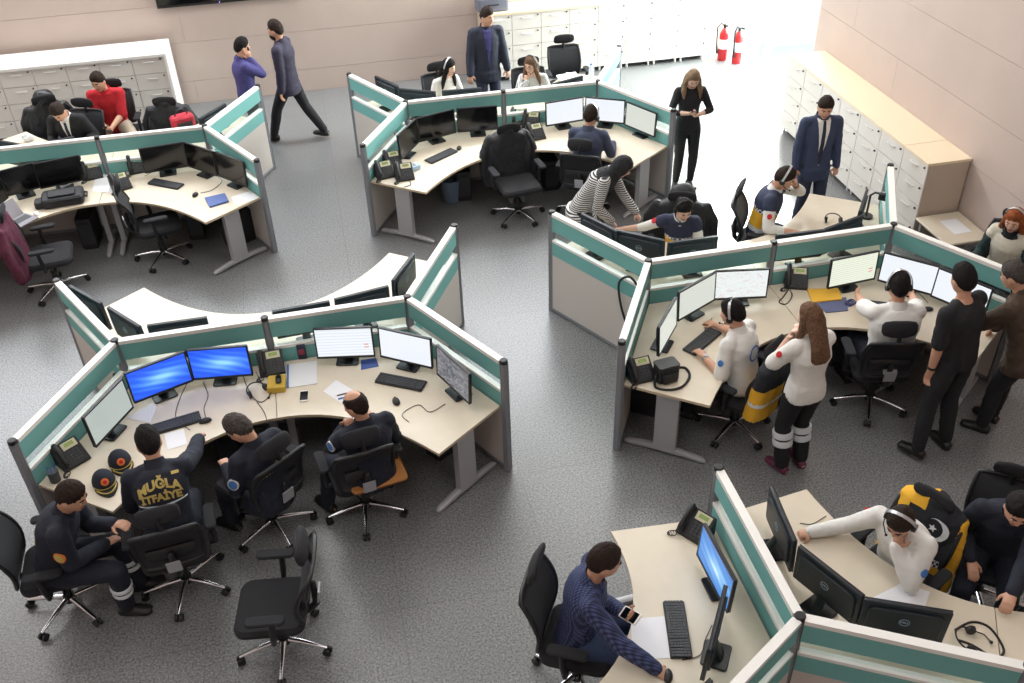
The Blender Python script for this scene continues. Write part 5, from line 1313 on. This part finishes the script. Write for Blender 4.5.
over_cable([wingpt('C', 'J1', 'BL', .05, .04, .5), wingpt('C', 'J1', 'BL', .13, .06, .7), wingpt('C', 'J1', 'BL', .10, .06, .8), wingpt('C', 'J1', 'BL', .02, .05, .78)], "black cable looped on the firefighters' island wing outside", .009)
# yellow box with a radio, phone, drink box, cards
a = heading((266, 394), (287, 392))
p = at(277, 384, .76); t = empty('yellow_box', (p.x, p.y, Z), a, 'yellow box standing in front of the middle desk phone', 'box'); f = MB(); f.rprism((0, 0, .03), (.15, .18, .06), .008); f.obj('box_shell', mat('box_yellow', (200, 166, 60), .55), t, 30); f = MB(); f.box((-.0756, 0, .03), (.001, .17, .05)); f.obj('box_side', mat('box_brown', (120, 84, 44), .6), t)
t = empty('handset_phone', (p.x+.02, p.y+.01, Z+.0605), a+.1, 'small black handset lying on the yellow box', 'phone'); f = MB(); f.rprism((0, 0, .01), (.05, .11, .02), .02); f.obj('handset_body', BLK, t, 40); f = MB(); f.box((0, .02, .0205), (.034, .04, .001)); f.obj('display', SCREENS['off'], t)
p = at(304, 396, .737); t = empty('smartphone', (p.x, p.y, Z), a, 'white-rimmed phone lying face up on the desk by the yellow box', 'phone'); f = MB(); f.rprism((0, 0, .005), (.075, .145, .009), .012); f.obj('phone_shell', WHITE, t, 40); f = MB(); f.box((0, 0, .0098), (.067, .115, .001)); f.obj('display', SCREENS['off'], t)
p = at(302, 352, .79); t = empty('drink_carton', (p.x, p.y, Z), a, 'dark blue carton standing against the screen behind the papers', 'carton'); f = MB(); f.rprism((0, 0, .075), (.075, .06, .15), .006); f.obj('carton_body', mat('carton_navy', (34, 36, 66), .4), t, 30); f = MB(); f.box((0, -.031, .08), (.05, .001, .06)); f.obj('carton_print', mat('carton_red', (150, 40, 66), .4), t)
flat('paper_stack', [(289, 365), (317, 361), (317, 384), (289, 388)], PAPERL, 'printed paper stack with a blue edge between carton and phone', 'paper', th=.006, z=Z)
flat('blue_file_edge', [(287, 365), (289, 365), (289, 388), (287, 388)], BLUEB, 'narrow blue file edge beside the printed paper stack', 'file', th=.008, z=Z)
flat('paper_sheet', [(323, 391.5), (336, 380), (358, 393), (344, 405)], PAPER, 'white sheet slanting behind the balding firefighter head', 'paper', z=Z)
f = MB(); q = at(345, 393.5, .738); f.tube([(-.07, 0, 0), (.07, 0, 0)], .005, 6); tag(f.obj('pen', BLK, None, 60, tuple(q), .15), 'black pen on the slanting white sheet', 'pen'); q = at(344, 397.5, .738); f = MB(); f.tube([(-.05, 0, 0), (.05, 0, 0)], .006, 6); tag(f.obj('pen', BLUEB, None, 60, tuple(q), .15), 'blue pen on the slanting white sheet', 'pen')
flat('leaflet', [(361, 360), (376, 358), (379, 366.5), (361, 370)], mat('leaflet_blue', (44, 72, 150), .5), 'blue leaflet at the foot of the white page monitor', 'leaflet', z=Z)
flat('paper_sheet', [(126, 418), (153, 402), (157, 407), (150, 423)], PAPERL, 'printed sheet beside the pale grey monitor', 'paper', z=Z); flat('paper_sheet', [(164, 434), (184, 429), (187, 444), (168, 450)], PAPER, 'white sheet under the reaching firefighter arm', 'paper', z=Z)
flat('paper_sheet', [(92, 191), (97, 172), (111, 176), (112, 193)], PAPERL, 'printed sheet spread beside the low desk phone', 'paper', z=Z); flat('plastic_bag', [(56, 183), (70, 176), (78, 182), (62, 190)], PAPER, 'crumpled white bag behind the black bag', 'bag', th=.03, z=Z)
flat('paper_sheet', [(231, 197), (250, 191), (259, 198), (236, 206)], PAPER, 'loose white paper at the wing end by the blue notebook', 'paper', z=Z)
t = flat('notebook', [(205, 199), (225, 194.5), (229, 202), (210, 208)], mat('notebook_blue', (72, 96, 158), .45), 'blue notebook lying on the desk near the wing end', 'notebook', th=.02, z=Z)
flat('paper_sheet', [(466, 148), (488, 144), (497, 147), (478, 151)], PAPER, 'white sheet behind the draped chair at the far island', 'paper', z=Z); flat('paper_sheet', [(482, 145), (491, 141.5), (500, 146), (490, 152)], PAPERL, 'printed sheet touching the draped chair at the far island', 'paper', z=Z)
flat('paper_sheet', [(631, 619), (667, 616), (670, 658), (632, 660)], PAPER, 'white sheet beside the plaid-shirted man keyboard', 'paper', z=Z); flat('paper_sheet', [(872, 598), (902, 583), (930, 592), (924, 610)], PAPER, 'white sheet before the thinking paramedic elbow', 'paper', z=Z)
t = flat('folder', [(807, 290), (838, 289), (842, 300), (812, 303)], mat('folder_yellow', (238, 184, 62), .6), 'yellow folder on top of blue papers behind the long-haired woman', 'folder', th=.012, z=Z+.010)
flat('document', [(812, 299), (846, 298), (848, 311), (826, 313)], mat('document_blue', (96, 104, 140), .6), 'blue-grey documents beneath the yellow folder', 'document', th=.009, z=Z)
p = at(849, 303, .75); f = MB()
for k in range(3): f.torus((.02*k, .01*k, .012), .035, .006, Vector((1, 0, 0)), Vector((0, .9, .2)), 14, 5)
tag(f.obj('cable_coil', mat('coil_blue', (60, 66, 120), .5), None, 60, (p.x, p.y, Z)), 'coiled dark blue cable beside the yellow folder', 'cable')
# camera bag
p = at(666, 372, .80); t = empty('camera_bag', (p.x, p.y, Z), R(8), 'black camera bag with its strap on the corner desk', 'bag')
f = MB(); f.rprism((0, 0, .075), (.2, .14, .15), .03); f.obj('bag_body', NYLON, t, 40); f = MB(); f.rprism((0, 0, .16), (.205, .145, .02), .03); f.obj('bag_lid', BLK, t, 40); f = MB(); f.rprism((0, -.08, .06), (.14, .03, .09), .012); f.obj('pocket', BLK, t, 40)
f = MB(); pts = [(-.1, -.02, .1), (-.14, -.08, .012), (-.05, -.16, .008), (.08, -.16, .008), (.2, -.06, .008), (.22, .05, .008), (.16, .08, .012), (.1, .02, .1)]
q = []
for i in range(len(pts)-1):
    p0, p1, p2, p3 = [Vector(pts[j]) for j in (max(0, i-1), i, i+1, min(len(pts)-1, i+2))]
    for k in range(5): tt = k/5; q.append(.5*((2*p1)+(p2-p0)*tt+(2*p0-5*p1+4*p2-p3)*tt*tt+(3*p1-p0-3*p2+p3)*tt**3))
f.tube(q, .012, 6); f.obj('strap', NYLON, t, 60)
# bag and laptop on the far-left desk
a = heading((42, 205), (84, 198)); p = at(63, 197, .79); t = empty('laptop_bag', (p.x, p.y, Z), a, 'black briefcase bag lying on the desk beside the laptop', 'bag')
f = MB(); f.rprism((0, 0, .055), (.46, .30, .11), .05); f.obj('bag_body', NYLON, t, 40); f = MB(); f.rprism((0, -.02, .123), (.3, .16, .02), .03); f.obj('front_pocket', BLK, t, 40); f = MB(); f.tube([(.2, -.06, .06), (.26, -.05, .05), (.26, .05, .05), (.2, .06, .06)], .012, 6); f.obj('handle', BLK, t, 60); f = MB(); f.rprism((-.25, -.03, .04), (.12, .16, .08), .03); f.obj('side_pouch', NYLON, t, 40)
a = heading((13, 229), (31, 219)); p = at(20, 222, .74); t = empty('laptop', (p.x, p.y, Z), a, 'open grey laptop at the frame edge before the maroon coat', 'laptop')
f = MB(); f.rprism((0, 0, .01), (.33, .23, .018), .012); f.obj('laptop_base', mat('laptop_grey', (140, 136, 142), .45, .2), t, 40); f = MB(); f.box((0, .02, .0195), (.28, .11, .002)); f.obj('keys', KEYS, t)
f = MB(); f.box((0, .19, .085), (.33, .012, .21), Matrix.Rotation(R(-30), 3, 'X')); f.obj('lid', mat('laptop_grey', (170, 160, 170)), t)
# things behind the far islands
p = at(591, 72, .83); t = empty('water_bottle', (p.x, p.y, Z), 0, 'clear water bottle behind the far island screen, by the leaning pad', 'bottle')
PET = mat('bottle_plastic', (214, 220, 230), .15); f = MB(); f.tube([(0, 0, 0), (0, 0, .13), (0, 0, .17), (0, 0, .2)], [.032, .033, .022, .013], 14); f.obj('bottle_body', PET, t, 50); f = MB(); f.tube([(0, 0, .2), (0, 0, .22)], .015, 10); f.obj('bottle_cap', BLUEB, t, 50)
p = at(572, 82, .79); f = MB(); f.box((0, 0, .0), (.3, .2, .02), Matrix.Rotation(R(14), 3, 'X')); tag(f.obj('paper_pad', PAPER, None, None, (p.x, p.y+.18, .78), R(10)), 'white paper pad leaning beside the clear bottle', 'paper')
p = at(27, 136, .80); f = MB(); f.ball((0, 0, .05), (.07, .05, .055), None, 10, 7, lambda d: 1+.35*noise.noise(d*3)); tag(f.obj('tissue', PAPER, None, None, (p.x, p.y, Z)), 'crumpled white tissue before the hooded jacket chair', 'tissue')
p = at(415, 167, .76); t = empty('tissue_pack', (p.x, p.y, Z), .5, 'pale blue tissue pack beside the front phone of the three', 'tissue'); f = MB(); f.rprism((0, 0, .03), (.13, .08, .06), .02); f.obj('pack', mat('pack_blue', (176, 204, 226), .4), t, 40); f = MB(); f.ball((0, 0, .065), (.03, .02, .025), None, 8, 6); f.obj('tissue_tip', PAPER, t, 60)
p = at(868, 207, .85); t = empty('phone_stand', (p.x, p.y, Z), R(-40), 'dark desk stand with an arm beside the upright wing screen', 'stand'); f = MB(); f.tube([(0, 0, 0), (0, 0, .02)], .07, 16); f.obj('base', BLK, t, 40); f = MB(); f.tube([(0, 0, .02), (0, 0, .26), (.04, 0, .3), (.12, 0, .3)], .012, 8); f.obj('arm', BLK, t, 60); f = MB(); f.rprism((.13, 0, .27), (.1, .05, .08), .02); f.obj('head', BLK, t, 40)
# bin and computer towers on the floor
p = at(452, 200, .0); t = empty('waste_bin', (p.x, p.y, 0), 0, 'blue-grey waste bin on the floor under the far island', 'bin'); BIN = mat('bin_bluegrey', (112, 128, 150), .5)
f = MB(); n = 20; rings = [[Vector((r*math.cos(2*PI*k/n), r*math.sin(2*PI*k/n), z)) for k in range(n)] for r, z in ((.10, .0), (.105, .005), (.135, .30), (.142, .30), (.142, .315), (.13, .315), (.1, .02))]; f.skin(rings); f.obj('bin_body', BIN, t, 50)
f = MB(); f.torus((0, 0, .305), .14, .006, n=24); f.obj('rim', BIN, t, 60)
def make_tower():
    root = empty('computer_tower'); f = MB(); f.rprism((0, 0, .22), (.18, .42, .40), .012); f.obj('tower_case', BLK, root, 40); f = MB(); f.box((0, -.2115, .24), (.16, .004, .34)); f.obj('front_panel', DARKM, root)
    f = MB(); f.box((0, -.2145, .36), (.13, .003, .03)); f.obj('drive_slot', BLK, root); f = MB(); f.box((0, 0, .01), (.16, .38, .02)); f.obj('foot_rail', BLK, root)
    return root
for n, x, y, lab in (('A', -.32, -.32, 'computer tower under the black bag desk'), ('A', .95, -.42, 'computer tower under the keyboard by the blue notebook'), ('A', 1.5, -.78, 'computer tower inside the wing end near the blue notebook'), ('B', -.65, -.35, 'computer tower behind the waste bin'), ('B', .5, -.35, 'computer tower under the far island phones'), ('C', .5, -.32, 'computer tower beneath the white page monitor'), ('C', 1.42, -.72, 'computer tower beneath the mottled grey monitor'), ('D', -1.4, -.72, 'computer tower beneath the camera bag desk'), ('C', -.5, -.32, 'computer tower beneath the blue desktops'), ('D', .6, -.35, 'computer tower beneath the pale green list monitor')):
    p = L2W(n, x, y); inst('tower', make_tower, (p.x, p.y, 0), R(ISL[n][2])+(R(55) if x < -1 else (R(-55) if x > 1.2 else 0)), lab, 'computer', 'computer towers')
# ================================================================= light
def area(name, loc, rot, size, power, color=(1, 1, 1), sy=None):
    l = bpy.data.lights.new(name, 'AREA'); l.energy = power; l.color = color; l.size = size
    if sy: l.shape = 'RECTANGLE'; l.size_y = sy
    o = bpy.data.objects.new(name, l); col.objects.link(o); o.location = loc
    o.rotation_euler = rot if not isinstance(rot, Vector) else rot.to_track_quat('-Z', 'Y').to_euler()
    return o
# daylight pouring in through the glazed opening of the right wall
area('daylight_opening', (XW+.9, (YO+YW)/2+.1, 2.6), Vector((-1, -.25, -.25)), 3.4, 1500, (1, .985, .96), 4.6)
sl = bpy.data.lights.new('sun', 'SUN'); sl.energy = 9; sl.angle = R(14); sl.color = (1, .97, .92)
so = bpy.data.objects.new('sun', sl); col.objects.link(so); so.rotation_euler = Vector((-.53, -.85, -.66)).to_track_quat('-Z', 'Y').to_euler()
# high window band above the back wall
area('high_window', (-1.0, YW-.4, 5.7), Vector((0, -1, -.62)), 13, 900, (.90, .95, 1), 1.8)
FILL = 50
# unseen fill lights under the ceiling, added to raise the ambient light
for x in (-6, -1.2, 3.6):
    for y in (2.5, 7, 11.5):
        area('ceiling_fill', (x, y, ZC-.05), (0, 0, 0), 1.6, FILL, (1, .99, .98))
wd = bpy.data.worlds.new('world'); scene.world = wd; wd.use_nodes = True
wd.node_tree.nodes['Background'].inputs[0].default_value = (.85, .92, 1, 1); wd.node_tree.nodes['Background'].inputs[1].default_value = 1.5
vs = scene.view_settings; scene.display_settings.display_device = 'sRGB'
vs.view_transform = 'Standard'; vs.look = 'None'; vs.exposure = 0; vs.gamma = 1; vs.use_curve_mapping = False
scene.cycles.use_denoising = True; scene.cycles.max_bounces = 6; scene.cycles.transparent_max_bounces = 12
